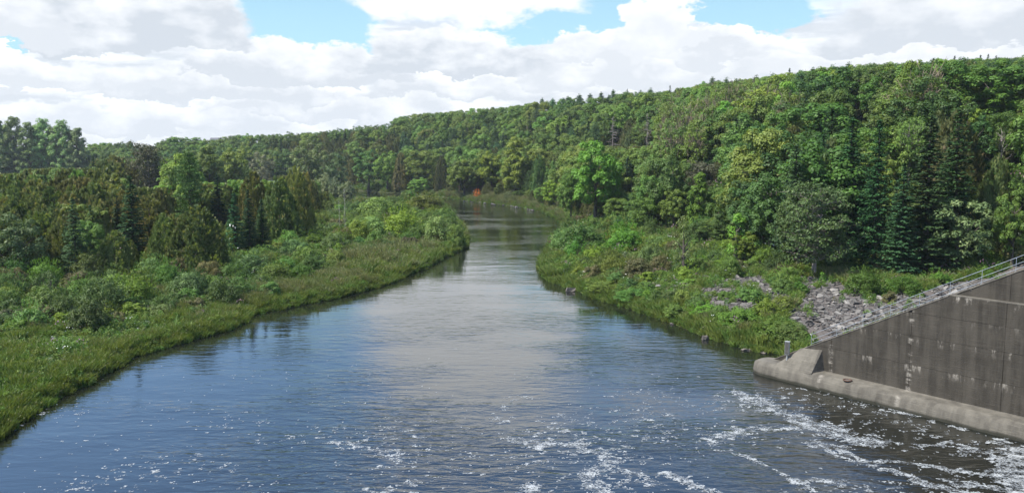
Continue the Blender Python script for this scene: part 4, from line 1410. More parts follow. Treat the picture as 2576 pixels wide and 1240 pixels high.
    ('spruce', 2196, 690, 292, 126, 'dark spruce behind the large grey-green thin tree, right one of two', (.75, .9, .7)),
    ('spruce', 2130, 660, 290, 126, 'dark spruce behind the large grey-green thin tree, left one of two', (.75, .95, .8)),
    ('willow', 2404, 700, 494, 158, 'rounded light green tree standing behind the handrail', (.85, .95, .75)),
    ('oak', 2544, 672, 466, 92, 'dark rounded tree at the right edge above the handrail', (1.3, 1.2, .9)),
    ('cedar', 2498, 620, 390, 84, 'green pointed cedar left of the dark rounded tree at the right edge', (.9, 1.0, .8)),
    ('cedar', 2424, 600, 440, 66, 'olive cedar behind the rounded light green tree', (.9, 1.0, .8)),
    ('sparse', 2282, 520, 278, 92, 'yellow-green drooping branches left of the tallest spruce', (1.3, 1.5, .45)),
    ('dead', 2514, 470, 328, 88, 'grey twiggy dead tree above the green pointed cedar', (.5, .48, .45)),
    ('deadpale', 2152, 330, 262, 26, 'white forked dead trunk high on the right hillside', (1.2, 1.2, 1.2)),
    ('bright', 2500, 330, 158, 150, 'pale green broad tree near the top right of the hill', (.75, .8, .95)),
    # right bank low shrubs
    ('rustshrub', 1866, 690, 650, 42, 'dull reddish shrub below the vivid young tree', (.8, .9, .8)),
    ('shrub', 1884, 768, 720, 74, 'round green shrub among the stones, right of the middle', (.8, .9, .9)),
    ('shrub', 1823, 760, 728, 38, 'small shrub between two patches of stones', None),
    ('brightshrub', 1735, 726, 697, 48, 'low weedy shrub at the right end of the first stones', (.8, .8, .9)),
    ('shrub', 1520, 748, 706, 90, 'low shrub overhanging the water below the reddish brown shrub', None),
    ('shrub', 1590, 772, 722, 92, 'dense low shrub on the water edge below the first stones', (.8, .95, .9)),
    ('brightshrub', 1772, 806, 762, 80, 'vivid green low shrub on the water edge in the middle of the bank', (.7, .9, .6)),
    ('shrub', 1862, 836, 770, 122, 'broad low green shrub on the bank above the pale mottled rock', (1.0, 1.0, .8)),
    ('shrub', 1700, 812, 760, 70, 'shrub topped with purplish flowers on the water edge', None),
    ('shrub', 1946, 866, 800, 92, 'green shrub left of the wall tip bush', None),
    ('rustshrub', 1990, 884, 806, 104, 'yellowish green bush touching the low end of the wall', (.9, 1.35, .8)),
    ('brightshrub', 2170, 750, 676, 106, 'yellow-green bush on the upper edge of the rock slope', (.62, .62, .6)),
    ('brightshrub', 2272, 750, 690, 98, 'bush with reddish tips right of the yellow-green bush', (.66, .6, .6)),
    ('rustshrub', 2236, 766, 728, 40, 'small brownish bush in front of the two bushes on the rock slope', None),
    ('shrub', 1968, 792, 738, 68, 'green shrub on the left margin of the wide rock slope', (1.1, 1.0, .9)),
    ('sapling', 2068, 720, 684, 24, 'tiny green sapling on the upper margin of the rock slope', None),
    ('brightshrub', 2356, 722, 680, 66, 'low bush behind the handrail at the foot of the rounded tree', (.7, .75, .8)),
    ('brightshrub', 2010, 742, 704, 50, 'weedy bush at the upper left corner of the wide rock slope', (.7, .75, .8)),
]
SKY = np.array([(-300, 372), (230, 362), (300, 357), (350, 355), (450, 345), (530, 352), (600, 340), (700, 335), (800, 330), (870, 322), (930, 316), (985, 312), (1000, 296), (1050, 285), (1180, 275), (1300, 265),
                (1400, 248), (1500, 240), (1600, 232), (1680, 228), (1780, 208), (1900, 200), (2000, 188), (2100, 172), (2200, 165), (2300, 160), (2400, 155), (2500, 148), (2576, 145), (3200, 110)], float)
LTOP = np.array([(-300, 400), (0, 402), (220, 398), (240, 376), (300, 386), (420, 392), (520, 388), (640, 386), (700, 392), (760, 410), (800, 430), (860, 455), (900, 480)], float)
LBASE = np.array([(-400, 720), (0, 716), (200, 702), (500, 692), (620, 650), (700, 622), (780, 565), (850, 505), (880, 492), (900, 485)], float)
RBASE = np.array([(900, 484), (1050, 486), (1150, 497), (1300, 504), (1375, 523), (1400, 545), (1450, 560), (1520, 572), (1600, 590), (1700, 600), (1850, 640), (1950, 680), (2100, 694), (2250, 690), (2420, 690), (2576, 660), (3200, 560)], float)

count = {}
placed = []      # (x, y, R, screen box, is_key)


def screen_box(x, y, z, H, R):
    a, b = proj(x, y, z)
    c, d = proj(x, y, z + H)
    w = R * F / y
    return float(a), float(d), float(b), float(w)


def add_plant(kind, x, y, z, H, R, label, tint, parts, group=None, mesh_i=None, rot=None):
    lst_ = BIG[kind] if (kind in BIG and R > 2.0) else PR[kind]
    pr = lst_[int(rng.integers(len(lst_))) if mesh_i is None else mesh_i]
    name, cat = NAMES[kind]
    s = (R / pr['R'], R / pr['R'], H / pr['H'])
    rz = rng.random() * 6.283 if rot is None else rot
    j = rng.uniform(.92, 1.08, 3) * rng.uniform(.74, 1.22)
    col = tuple(np.array(tint if tint else (1, 1, 1)) * j) + (1,)
    if kind in ('paleshrub', 'silver', 'willow', 'palesapling'):
        col = (col[0] * 1.08, col[1] * 1.0, col[2] * .68, 1)
    if parts and pr['crown'] is not None:
        o = link(name, None, loc=(x, y, z), rot=(0, 0, rz), scale=s)
        o.empty_display_size = .5
        c = link('crown' if 'tree' in cat else 'foliage', pr['crown'], o); c.color = col
        c = link('trunk' if 'tree' in cat else 'stems', pr['trunk'], o)
    else:
        o = link(name, pr['full'], loc=(x, y, z), rot=(0, 0, rz), scale=s); o.color = col
    o['label'] = label; o['category'] = cat
    if group:
        o['group'] = group
    return o


for (kind, px, by, ty, w, label, tint) in KEY:
    x, y, z = ground_at(px, by)
    R = w * y / F / 2
    if kind.endswith('shrub') or kind in ('silver', 'cedar', 'willow'):
        # the row read off is the near edge of the foliage: the stem stands further back
        k_ = 1 + R * .85 / math.hypot(x, y)
        x, y = x * k_, y * k_
        z = float(height(x, y)[0])
        R = w * y / F / 2 * 1.04
    H = max(top_z(y, ty) - z, .4)
    add_plant(kind, x, y, z, H, R, label, tint, (by - ty) > 60)
    placed.append((kind, x, y, z, H, R, screen_box(x, y, z, H, R), True, label))

# ridge-top conifers seen against the sky
for (px, ty, kind) in [(2393, 138, 'spruce'), (2359, 151, 'spruce'), (2457, 137, 'spruce'), (2476, 135, 'spruce'), (2496, 139, 'spruce'), (2426, 150, 'pine'),
                       (1982, 169, 'spruce'), (2192, 157, 'spruce'), (2130, 157, 'pine'), (2157, 163, 'pine'), (2040, 170, 'pine'), (2088, 164, 'pine'),
                       (1684, 213, 'spruce'), (1790, 194, 'pine'), (1826, 196, 'pine'), (1636, 222, 'pine'), (1577, 222, 'spruce'), (1542, 226, 'pine'),
                       (1484, 236, 'pine'), (1457, 237, 'pine'), (1428, 243, 'pine'), (1364, 247, 'pine'), (1390, 248, 'pine'), (1610, 228, 'pine'),
                       (1850, 199, 'pine'), (1900, 190, 'pine'), (1512, 232, 'pine'), (1940, 186, 'pine'), (2010, 178, 'pine'), (2250, 160, 'pine'), (2310, 156, 'pine')]:
    r_ = ray(px, 300)
    dds = np.linspace(230, 560, 120)
    need = np.array([top_z(v_, ty) for v_ in dds]) - height(r_[0] * dds, dds)
    dd = float(dds[np.argmin(np.abs(need - rng.uniform(14, 19)) + dds * .004)])
    x, y = r_[0] * dd, dd
    z = float(height(x, y)[0])
    H = top_z(y, ty) - z
    R = H * (.15 if kind == 'spruce' else .21)
    placed.append((kind, x, y, z, H, R, screen_box(x, y, z, H, R), 'ridge', None))

# dying, twiggy trees high on the right slope
for (px, ty, w, dd) in [(1690, 224, 80, 262), (1742, 214, 84, 258), (1795, 208, 84, 255), (1840, 215, 80, 250), (1890, 222, 84, 246), (1940, 214, 84, 243), (1720, 262, 80, 240), (1780, 268, 90, 236),
                        (1850, 275, 86, 232), (1915, 268, 86, 230), (1985, 224, 84, 236), (2060, 214, 84, 232), (1985, 280, 80, 226), (1690, 312, 84, 222), (1752, 322, 80, 218), (2430, 190, 100, 226), (2130, 226, 84, 226)]:
    r_ = ray(px, 300); x, y = r_[0] * dd, float(dd); z = float(height(x, y)[0]); H = top_z(y, ty) - z
    placed.append(('dieback', x, y, z, min(H, 24), w * y / F / 2, screen_box(x, y, z, H, w * y / F / 2), 'ridge', None))


def species(px, py, side, y):
    r = rng.random()
    if side == 'L':
        if y > 300:
            return 'broadleaf' if r < .6 else 'cedar'
        if 400 < px < 760 and y > 170:
            return 'cedar' if r < .48 else ('bright' if r < .72 else ('broadleaf' if r < .9 else 'silver'))
        if y < 175:
            return 'cedar' if r < .86 else ('broadleaf' if r < .95 else 'spruce')
        return 'cedar' if r < .74 else ('broadleaf' if r < .86 else ('spruce' if r < .93 else 'oak'))
    sk = np.interp(px, SKY[:, 0], SKY[:, 1])
    up = py - sk                       # rows below the skyline
    if px < 680:
        return 'broadleaf' if r < .55 else ('oak' if r < .85 else 'bright')
    if px < 1000:
        if up < 14: return 'oak' if r < .6 else 'broadleaf'
        return 'cedar' if r < .72 else ('broadleaf' if r < .9 else 'spruce')
    if px < 1350:
        if up < 45: return 'broadleaf' if r < .9 else 'bright'
        if py < 400: return 'pine' if r < .3 else ('spruce' if r < .50 else ('cedar' if r < .62 else 'broadleaf'))
        return 'broadleaf' if r < .5 else ('cedar' if r < .72 else ('maple' if r < .88 else 'spruce'))
    if px < 1680:
        if up < 12: return 'pine' if r < .6 else 'broadleaf'
        if up < 85: return 'broadleaf' if r < .85 else 'oak'
        if py < 400 and px < 1500: return 'pine' if r < .3 else ('spruce' if r < .55 else 'broadleaf')
        if py < 460: return 'cedar' if r < .6 else 'broadleaf'
        return 'broadleaf' if r < .6 else ('oak' if r < .85 else 'cedar')
    if up < 16: return 'pine' if r < .6 else 'broadleaf'
    if px < 1990:
        if py < 330: return 'dieback' if r < .35 else ('broadleaf' if r < .8 else 'bright')
        if py < 450: return 'broadleaf' if r < .5 else ('spruce' if r < .65 else ('oak' if r < .9 else 'cedar'))
        return 'broadleaf' if r < .6 else 'oak'
    if py < 300: return 'broadleaf' if r < .40 else ('oak' if r < .68 else ('dieback' if r < .82 else 'bright'))
    return 'oak' if r < .38 else ('spruce' if r < .66 else ('broadleaf' if r < .90 else 'cedar'))


def species_tint(kind, px, py, side):
    if side == 'R' and kind in ('broadleaf', 'oak', 'bright', 'dieback') and px > 1990:
        return (.62, .72, .66)
    if kind == 'cedar' and side == 'R' and px > 1350: return (1.25, 1.15, .95)
    if kind == 'cedar' and side == 'L': return tuple(np.array([(1.2, 1.28, 1.1), (1.1, 1.3, 1.0), (1.38, 1.26, 1.1)][int(rng.integers(3))]) * .95)
    if kind == 'cedar': return (1.15, 1.05, 1.0)
    if kind == 'silver': return (.8, .95, .6)
    if kind == 'dieback': return (1.25, 1.2, 1.0)
    return None


# candidates on a jittered grid
cand = []
for (x0, x1, y0, y1, sp_) in ((-260, 260, 90, 330, 4.6), (-420, 260, 330, 620, 6.4), (-800, 200, 620, 1250, 8.5)):
    gx, gy = np.meshgrid(np.arange(x0, x1, sp_), np.arange(y0, y1, sp_))
    gx = gx.ravel() + rng.uniform(-.42, .42, gx.size) * sp_; gy = gy.ravel() + rng.uniform(-.42, .42, gy.size) * sp_
    k = (np.abs(gx) < .72 * gy + 10)
    cand.append(np.stack([gx[k], gy[k]], 1))
cand = np.vstack(cand)
hz_ = height(cand[:, 0], cand[:, 1])
dL, dR = seg_dist(cand, LEFT), seg_dist(cand, RIGHT)
ins = in_poly(cand, POLY)
bx, by_ = proj(cand[:, 0], cand[:, 1], hz_)
left_side = dL < dR
wr = cand - W0
ok = ~ins & (np.minimum(dL, dR) > 2.5)
fl = by_ < np.interp(bx, LBASE[:, 0], LBASE[:, 1])
fr = by_ < np.interp(bx, RBASE[:, 0], RBASE[:, 1])
ok &= np.where(left_side, fl, fr)
ok &= ~((wr @ WN > -1) & (wr @ WN < 18) & (wr @ WU > -20))
idx = np.where(ok)[0]
keyp = np.array([(p[1], p[2], p[5]) for p in placed])
for i in idx:
    x, y, z = float(cand[i, 0]), float(cand[i, 1]), float(hz_[i])
    dk = np.hypot(keyp[:, 0] - x, keyp[:, 1] - y)
    if np.any(dk < keyp[:, 2] * .75 + .8):
        continue
    side = 'L' if left_side[i] else 'R'
    Hn = rng.uniform(9.5, 16.5)
    px, py = proj(x, y, z + Hn * .75)
    kind = species(float(px), float(py), side, y)
    if kind in ('broadleaf', 'oak', 'bright', 'dieback', 'maple', 'pine', 'spruce') and side == 'R' and y < 700:
        Hn *= 1.22
    lim = np.interp(px, SKY[:, 0], SKY[:, 1]) + abs(rng.normal(0, 2.5))
    if side == 'L' and y < 330:
        lim = np.interp(px, LTOP[:, 0], LTOP[:, 1]) + abs(rng.normal(0, 9))
        if y < 170: Hn = min(Hn, 7.5 + max(y - 115, 0) * .13)
    Hn = min(Hn, top_z(y, lim) - z)
    if Hn < 4.5:
        continue
    R = {'cedar': .27, 'spruce': .19, 'pine': .2, 'maple': .24}.get(kind, .31) * Hn * rng.uniform(.78, 1.32)
    if y > 620: R *= 1.25
    placed.append((kind, x, y, z, Hn, R, screen_box(x, y, z, Hn, R), False, species_tint(kind, px, py, side)))

# front-to-back painting tells how much of each tree shows
SC = 1024 / 2576.0
buf = np.zeros((492, 1024), bool)
infl = []
for n_, p in sorted(enumerate(placed), key=lambda q: q[1][2]):
    cx_, ty_, by2, w_ = p[6]
    x0, x1 = int((cx_ - w_ * .72) * SC), int((cx_ + w_ * .72) * SC) + 1
    y0, y1 = int((ty_ + 2) * SC), int(by2 * SC) + 1
    x0, x1, y0, y1 = max(x0, 0), min(x1, 1024), max(y0, 0), min(y1, 492)
    vis = 0
    if x1 > x0 and y1 > y0:
        sub = buf[y0:y1, x0:x1]
        vis = int((~sub).sum())
        sub[:] = True
    infl.append((n_, vis))
vis = dict(infl)

# a plain tree must not stand in front of one that was read off the photograph
keys = [p for p in placed if p[7] is True and (p[6][2] - p[6][1]) > 45]
final = []
for n_, p in enumerate(placed):
    if p[7] is True:
        continue
    bad = False
    if p[7] is False:
        a, t_, b, w_ = p[6]
        for k in keys:
            if p[2] < k[2] - 1.0:
                ka, kt, kb, kw = k[6]
                lim = kb - (kb - kt) * .28
                if abs(a - ka) < (w_ + kw * .55) and t_ < lim and b > kt:
                    # keep it, but only as tall as the view of the tree behind allows
                    H2 = top_z(p[2], lim) - p[3]
                    if H2 < 4.0 or H2 < .35 * p[4]:
                        bad = True; break
                    R2 = p[5] * max(.6, H2 / p[4])
                    p = placed[n_] = (p[0], p[1], p[2], p[3], H2, R2, screen_box(p[1], p[2], p[3], H2, R2), p[7], p[8])
                    a, t_, b, w_ = p[6]
    if not bad:
        final.append(n_)
KINDTOTAL = {}
final.sort(key=lambda n: -vis[n])
rest = []
LM = [(k[6], k[8]) for k in placed if k[7] is True]
SHORT = [(48, 630, 'the silvery tree at the left edge'), (338, 550, 'the open dark spruce'), (500, 600, 'the widest cedar'), (629, 560, 'the dark spruce trio'), (722, 520, 'the huge brown-green cedar'),
         (786, 410, 'the large grey-green willow'), (376, 400, 'the olive speckled tree'), (482, 440, 'the feathery conifer'), (120, 350, 'the tall poplars'), (900, 490, 'the water gap'),
         (930, 430, 'the dark far-shore tree'), (1064, 430, 'the wide far-shore tree'), (1199, 486, 'the orange bush'), (1236, 435, 'the yellow-green far-shore tree'), (1296, 420, 'the tallest maple'),
         (1391, 490, 'the yellow-green riverside tree'), (1497, 450, 'the big rounded bright tree'), (1577, 450, 'the blue-grey spruce'), (1541, 340, 'the grey dead conifer'), (1627, 335, 'the paler dead conifer'),
         (1757, 510, 'the vine-draped tree'), (1852, 600, 'the vivid green young tree'), (2046, 570, 'the large thin grey-green tree'), (2163, 470, 'the pair of dark spruces'), (2323, 490, 'the tallest spruce'),
         (2404, 600, 'the rounded tree by the handrail'), (2544, 570, 'the dark tree at the right edge'), (2498, 500, 'the green pointed cedar'), (2514, 400, 'the twiggy dead tree'),
         (2152, 300, 'the white forked dead trunk'), (2500, 240, 'the pale green hilltop tree'), (2282, 360, 'the yellow-green drooping branches'), (1800, 260, 'the twiggy hillside crowns'),
         (546, 350, 'the farmhouse roof'), (1000, 300, 'the notch in the skyline'), (1982, 180, 'the lone spire on the skyline'), (2393, 145, 'the highest skyline spruce')]
used_lab = {}


def rel_label(kind, px, py, hpx, extra=''):
    ds = sorted(SHORT, key=lambda s: (s[0] - px) ** 2 + ((s[1] - py) * 1.6) ** 2)
    s = ds[0]
    dx, dy = px - s[0], py - s[1]
    far = math.hypot(dx, dy)
    if abs(dx) > abs(dy) * 1.2:
        rel = ('right of' if dx > 0 else 'left of')
    else:
        rel = ('below' if dy > 0 else 'above')
    rel = ('just ' if far < 75 else '') + rel if far < 150 else 'well ' + rel
    lk = LOOK[kind]
    if len(s[2].split()) > 4: lk = ' '.join(w for w in lk.split() if w not in ('rounded', 'brown-tinged', 'round-crowned', 'ragged-topped', 'narrow', 'with', 'bare', 'twigs'))
    return f'{extra}{lk} {rel} {s[2]}'


KIND_DIST = {}
for n_ in final:
    kind, x, y, z, H, R, box, _k, tint = placed[n_]
    nm = NAMES[kind][0]
    cx_, ty_, by2, w_ = box
    if not (-30 < cx_ < 2606) or vis[n_] < 20 or KINDTOTAL.get(nm, 0) >= 285 or sum(KINDTOTAL.values()) >= 900:
        rest.append(n_); continue
    KINDTOTAL[nm] = KINDTOTAL.get(nm, 0) + 1
    hpx = by2 - ty_
    base = rel_label(kind, cx_, (ty_ + min(by2, ty_ + 60)) / 2, hpx)
    KIND_DIST.setdefault(base, []).append((n_, cx_, ty_, w_))
ORD = ['first', 'second', 'third', 'fourth', 'fifth', 'sixth', 'seventh', 'eighth', 'ninth', 'tenth', 'eleventh', 'twelfth']
SPLIT = {}
for base, lst in KIND_DIST.items():
    if len(lst) > 6:
        lst.sort(key=lambda q: q[2])
        h_ = len(lst) // 2
        SPLIT[base] = [(', upper row', lst[:h_]), (', lower row', lst[h_:])]
    else:
        SPLIT[base] = [('', lst)]
for base0, lst in [(b_ + s_, l_) for b_, v_ in SPLIT.items() for s_, l_ in v_]:
    row = ''
    base = base0
    if base.endswith(' row'):
        base, row = base[:-11], base[-9:]
    lst.sort(key=lambda q: q[1])
    m = len(lst)
    for i, (n_, cx_, ty_, w_) in enumerate(lst):
        kind, x, y, z, H, R, box, _k, tint = placed[n_]
        grp = None
        if m == 1:
            lab = base
        elif m == 2:
            lab = base + (', left one' if i == 0 else ', right one')
        elif m <= 12:
            lab = base + (', leftmost' if i == 0 else (', rightmost' if i == m - 1 else f', {ORD[i]} from left')) + (' of' + row if row else '')
        else:
            # too alike to tell apart: they share a label within the group
            lab = base + (' in the' + row if row else ''); grp = NAMES[kind][1] + 's ' + ' '.join(base.split()[len(LOOK[kind].split()):])
        if kind == 'cedar' and not tint: tint = None
        add_plant(kind, x, y, z, H, R, lab, tint, (box[2] - box[1]) > 110 and vis[n_] > 250, group=grp)

# everything else of the woods: one mass of crowns
protos, look = [], {}
for k in ('broadleaf', 'bright', 'oak', 'maple', 'dieback', 'willow', 'silver', 'cedar', 'spruce', 'pine'):
    look[k] = []
    for pr in PR[k][:3]:
        look[k].append(len(protos)); protos.append(pr)
rp, rs, ri = [], [], []
for n_ in rest:
    kind, x, y, z, H, R, box, _k, tint = placed[n_]
    if vis[n_] == 0 and y > 420: continue
    i = look[kind][int(rng.integers(len(look[kind])))]
    rp.append((x, y, z)); rs.append((R / protos[i]['R'], R / protos[i]['R'], H / protos[i]['H'])); ri.append(i)
print('individual trees', KINDTOTAL, 'mass', len(rp))
if rp:
    scatter('woodland', np.array(rp), np.array(rs), rng.random(len(rp)) * 6.28, ri, [p_['full'] for p_ in protos], label='dense mixed wood filling in between and behind the nearer trees')
# ------------------------------------------------------------------ low cover: grass, weeds, flowers, brush
def clump_grass(n=110, R=.5, H=1.0, mat='grass', heads=0.0, w=.028, lean=.35):
    g = Geo()
    a = rng.random(n) * 6.283; r = R * np.sqrt(rng.random(n))
    p = np.stack([np.cos(a) * r, np.sin(a) * r, 0 * a], 1)
    h = H * rng.uniform(.6, 1.1, n)
    d = np.stack([rng.normal(0, lean, n), rng.normal(0, lean, n), np.ones(n)], 1)
    top = p + d * h[:, None]
    mid = p + d * h[:, None] * .5 * [.6, .6, 1.1]
    s = np.cross(d, rdir(n)); s /= np.linalg.norm(s, axis=1, keepdims=True)
    wv_ = w * rng.uniform(.7, 1.4, n)[:, None]
    V = np.stack([p - s * wv_, p + s * wv_, mid + s * wv_ * .8, top, mid - s * wv_ * .8], 1).reshape(-1, 3)
    g.add(V, np.arange(n * 5).reshape(n, 5), 0, rng.random(n))
    mats = [M[mat]]
    if heads:
        k = rng.random(n) < heads
        q = top[k]
        g.leaves(q, d[k], rdir(len(q)), .24, .06, 1, rng.random(len(q)) * .5 + .5); mats.append(M['straw'])
    return g.build('grass_clump', mats)


def clump_forb(n=170, R=.5, H=.8, mat='forb', l=.13, w=.075, flower=None, nf=8):
    g = Geo()
    d = rdir(n); d[:, 2] = np.abs(d[:, 2])
    p = d * [R, R, H] * (0.45 + .55 * rng.random((n, 1)) ** .5)
    g.leaves(p, rdir(n) + d * .5, d * .5 + [0, 0, .6] + rdir(n) * .6, l * rng.uniform(.7, 1.4, n), w * rng.uniform(.7, 1.4, n), 0)
    mats = [M[mat]]
    if flower:
        q = rdir(nf); q[:, 2] = np.abs(q[:, 2]) * .5 + .6
        q = q * [R, R, H] * 1.12
        for c in q:
            dd = rdir(5) * .035
            g.leaves(c + dd, rdir(5), rdir(5) * .4 + [0, 0, 1], .085, .07, 1)
        mats.append(M[flower])
    return g.build('weed_clump', mats)


grassy = [clump_grass(), clump_grass(H=1.2, heads=.12), clump_grass(H=.8, R=.6, n=130), clump_grass(H=1.25, mat='grass', heads=.5, n=120), clump_grass(H=1.3, mat='straw', heads=.6, n=110)]
weedy = [clump_forb(), clump_forb(H=1.1, n=210), clump_forb(H=.6, R=.7, n=200, mat='bright'), clump_forb(H=1.2, R=.45, n=200, mat='broad', l=.16), clump_forb(H=1.0, n=170, mat='olive', l=.1),
         clump_forb(H=1.15, n=190, flower='white', nf=5), clump_forb(H=1.3, n=190, flower='purple', nf=9), clump_forb(H=.9, n=170, mat='oak'), clump_forb(H=.9, n=180, mat='silver', l=.11), clump_forb(H=.8, n=150, mat='rust', l=.1)]


def cover_points():
    P_, T_ = [], []
    for (x0, x1, y0, y1, sp_, sc) in ((-62, 72, 50, 130, .50, 1.0), (-110, 90, 130, 230, .9, 1.5), (-170, 60, 230, 520, 1.4, 1.5)):
        gx, gy = np.meshgrid(np.arange(x0, x1, sp_), np.arange(y0, y1, sp_))
        gx = gx.ravel() + rng.uniform(-.5, .5, gx.size) * sp_; gy = gy.ravel() + rng.uniform(-.5, .5, gy.size) * sp_
        k = np.abs(gx) < .70 * gy + 4
        q = np.stack([gx[k], gy[k]], 1)
        P_.append(np.hstack([q, np.full((len(q), 1), sc)]))
    q = np.vstack(P_)
    a, b = seg_dist(q[:, :2], LEFT), seg_dist(q[:, :2], RIGHT)
    r = q[:, :2] - W0
    k = ~in_poly(q[:, :2], POLY) & (np.minimum(a, b) > .12) & (np.minimum(a, b) < 75)
    k &= ~(((r @ WN) < 1.3) & ((r @ WU) > -7.6) & ((r @ WN) > -3))
    q, a, b, r = q[k], a[k], b[k], r[k]
    z = height(q[:, 0], q[:, 1])
    px, py = proj(q[:, 0], q[:, 1], z)
    left = a < b
    sh = np.minimum(a, b)
    base = np.where(left, np.interp(px, LBASE[:, 0], LBASE[:, 1]), np.interp(px, RBASE[:, 0], RBASE[:, 1]))
    forest = py < base - 6
    gap = left & (px > 862) & (px < 975) & (q[:, 1] > 300)
    rip = in_rip(q[:, 0], q[:, 1], z)
    n1 = vnoise(q[:, 0] * .16, q[:, 1] * .16, 61, 3); n2 = vnoise(q[:, 0] * .33 + 9, q[:, 1] * .33, 62, 3); n3 = vnoise(q[:, 0] * .07 + 3, q[:, 1] * .07, 63, 2)
    # inside the rock slope only a few weeds; deep in the wood very few
    keep = np.where(rip, ((n2 > .66) & (rng.random(len(q)) < .3)) | ((px < 1990) & (n2 > .57)), True)
    keep &= np.where(forest, rng.random(len(q)) < .6, True)
    for p_ in placed:
        if p_[7] is True and p_[2] < 240:
            keep &= np.hypot(q[:, 0] - p_[1], q[:, 1] - p_[2] - .3 * p_[5]) > p_[5] * (.95 if 'shrub' in p_[0] else .3)
    emb = ((r @ WN) > 0) & ((r @ WN) < 9) & ((r @ WU) > -7)
    keep &= ~gap | (rng.random(len(q)) < .3)
    q[gap, 2] *= .45
    keep &= np.where(emb, rng.random(len(q)) < .04, True)
    q, z, px, py, left, sh, n1, n2, n3, forest, rip = [v_[keep] for v_ in (q, z, px, py, left, sh, n1, n2, n3, forest, rip)]
    return q, z, px, py, left, sh, n1, n2, n3, forest, rip


q, z, px, py, left, sh, n1, n2, n3, forest, rip = cover_points()
N = len(q)
u_ = rng.random(N)
edge = sh < np.where(left, 3.5, 1.8) + 3 * (n1 - .5)
meadow = left & (px > 600) & (px < 1175) & (py > np.interp(px, [600, 640, 760, 830, 900, 1000, 1110], [750, 735, 702, 680, 640, 618, 608])) & ~forest
grassp = np.where(edge, .80, np.where(meadow, .80, np.clip(.18 + (n1 - .5) * 2.6, .02, .75)))
isg = (u_ < grassp) & ~forest & ~rip
# straw-coloured seed heads in the open meadow, greener by the water
strawp = np.where(meadow, np.clip(.34 + (n2 - .5) * 2.6, .02, .8) * np.clip(sh / 4.0, .05, 1), np.clip(.02 + (n1 - .6) * 1.0, 0, .25))
v1 = rng.random(N)
gi_ = np.where(v1 < strawp, np.where(rng.random(N) < .55, 4, 3), rng.integers(0, 3, N))
farb = ~left & (px > 1120) & (px < 1420) & (q[:, 1] > 235) & (sh < 14)
isg |= farb & (rng.random(N) < .8)
gi_ = np.where(farb & (rng.random(N) < .6), 4, gi_)
k = isg
hs = q[:, 2] * rng.uniform(.75, 1.2, N) * np.where(edge, .95, 1.0) * (0.75 + .5 * n2)
scl = np.stack([q[:, 2] * 1.05, q[:, 2] * 1.05, hs], 1)
scatter('bank_grass', np.stack([q[:, 0], q[:, 1], z - .03], 1)[k], scl[k], rng.random(k.sum()) * 6.28, gi_[k], grassy, label='tall green and straw-tipped grass along both banks and on the meadow point')
k = ~isg
pick = np.array([0, 1, 2, 3, 4, 5, 6, 7, 8, 9])
W_ = np.array([.22, .19, .13, .16, .05, .02, .015, .10, .08, .03])
wi = rng.choice(10, N, p=W_ / W_.sum())
pat = (n3 * 37).astype(int) % 5
wi = np.where(rng.random(N) < .45, np.array([1, 3, 0, 2, 7])[pat], wi)
wh = np.stack([q[:, 2] * 1.15, q[:, 2] * 1.15, q[:, 2] * (0.35 + 1.2 * n2) * rng.uniform(.7, 1.25, N)], 1)
wh[rip] *= .8
wh[forest, 2] *= 1.8
wh[forest, :2] *= 1.4
scatter('bank_weeds', np.stack([q[:, 0], q[:, 1], z - .05], 1)[k], wh[k], rng.random(k.sum()) * 6.28, wi[k], weedy, label='mixed leafy weeds and brambles covering the banks, dotted with small flowers')

# a ragged fringe of grass hanging over the waterline
fp = []
for line in (LEFT[2:24], RIGHT[4:24]):
    for a_, b_ in zip(line[:-1], line[1:]):
        L_ = np.linalg.norm(b_ - a_)
        if L_ < .1: continue
        for s_ in np.arange(0, L_, .26 if a_[1] < 150 else .5):
            c_ = a_ + (b_ - a_) * s_ / L_
            nrm = np.array([-(b_ - a_)[1], (b_ - a_)[0]]) / L_
            wobble = (vnoise(np.array([c_[0] * .3]), np.array([c_[1] * .3]), 71, 3)[0] - .5) * 2.4
            for _ in range(2):
                c2 = c_ + nrm * (wobble * (.5 + .5 * rng.random()) + rng.normal(0, .25)) * (1 if line is not None else 1)
                fp.append((c2[0], c2[1], -.08))
fp = np.array(fp)
fr_ = fp[:, :2] - W0

fp = fp[~((np.abs(fr_ @ WN) < 3.5) & (fr_ @ WU > -10.5))]
nf_ = len(fp)
scatter('waterline_grass', fp, np.stack([np.full(nf_, .9)] * 2 + [rng.uniform(.45, 1.0, nf_) * (1 + .3 * (fp[:, 1] > 150))], 1), rng.random(nf_) * 6.28, rng.choice([0, 1, 2, 5, 6], nf_), grassy[:3] + [grassy[3], grassy[4], clump_forb(H=.7), clump_forb(H=.9, mat='oak')],
        label='ragged fringe of grass and weeds hanging over the waterline of both banks')

# brown reeds in the hollow behind the rock slope
g = Geo()
reed = clump_grass(n=60, R=.35, H=1.9, mat='reed', w=.022, lean=.12)
rp_ = []
for i in range(60):
    x, y, zz_ = ground_at(rng.uniform(2196, 2318), rng.uniform(676, 696)); rp_.append((x, y, zz_))
scatter('cattail_reeds', np.array(rp_), rng.uniform(.8, 1.2, 60), rng.random(60) * 6, np.zeros(60, int), [reed], label='brown dry cattail reeds in the shade behind the rock slope bushes')

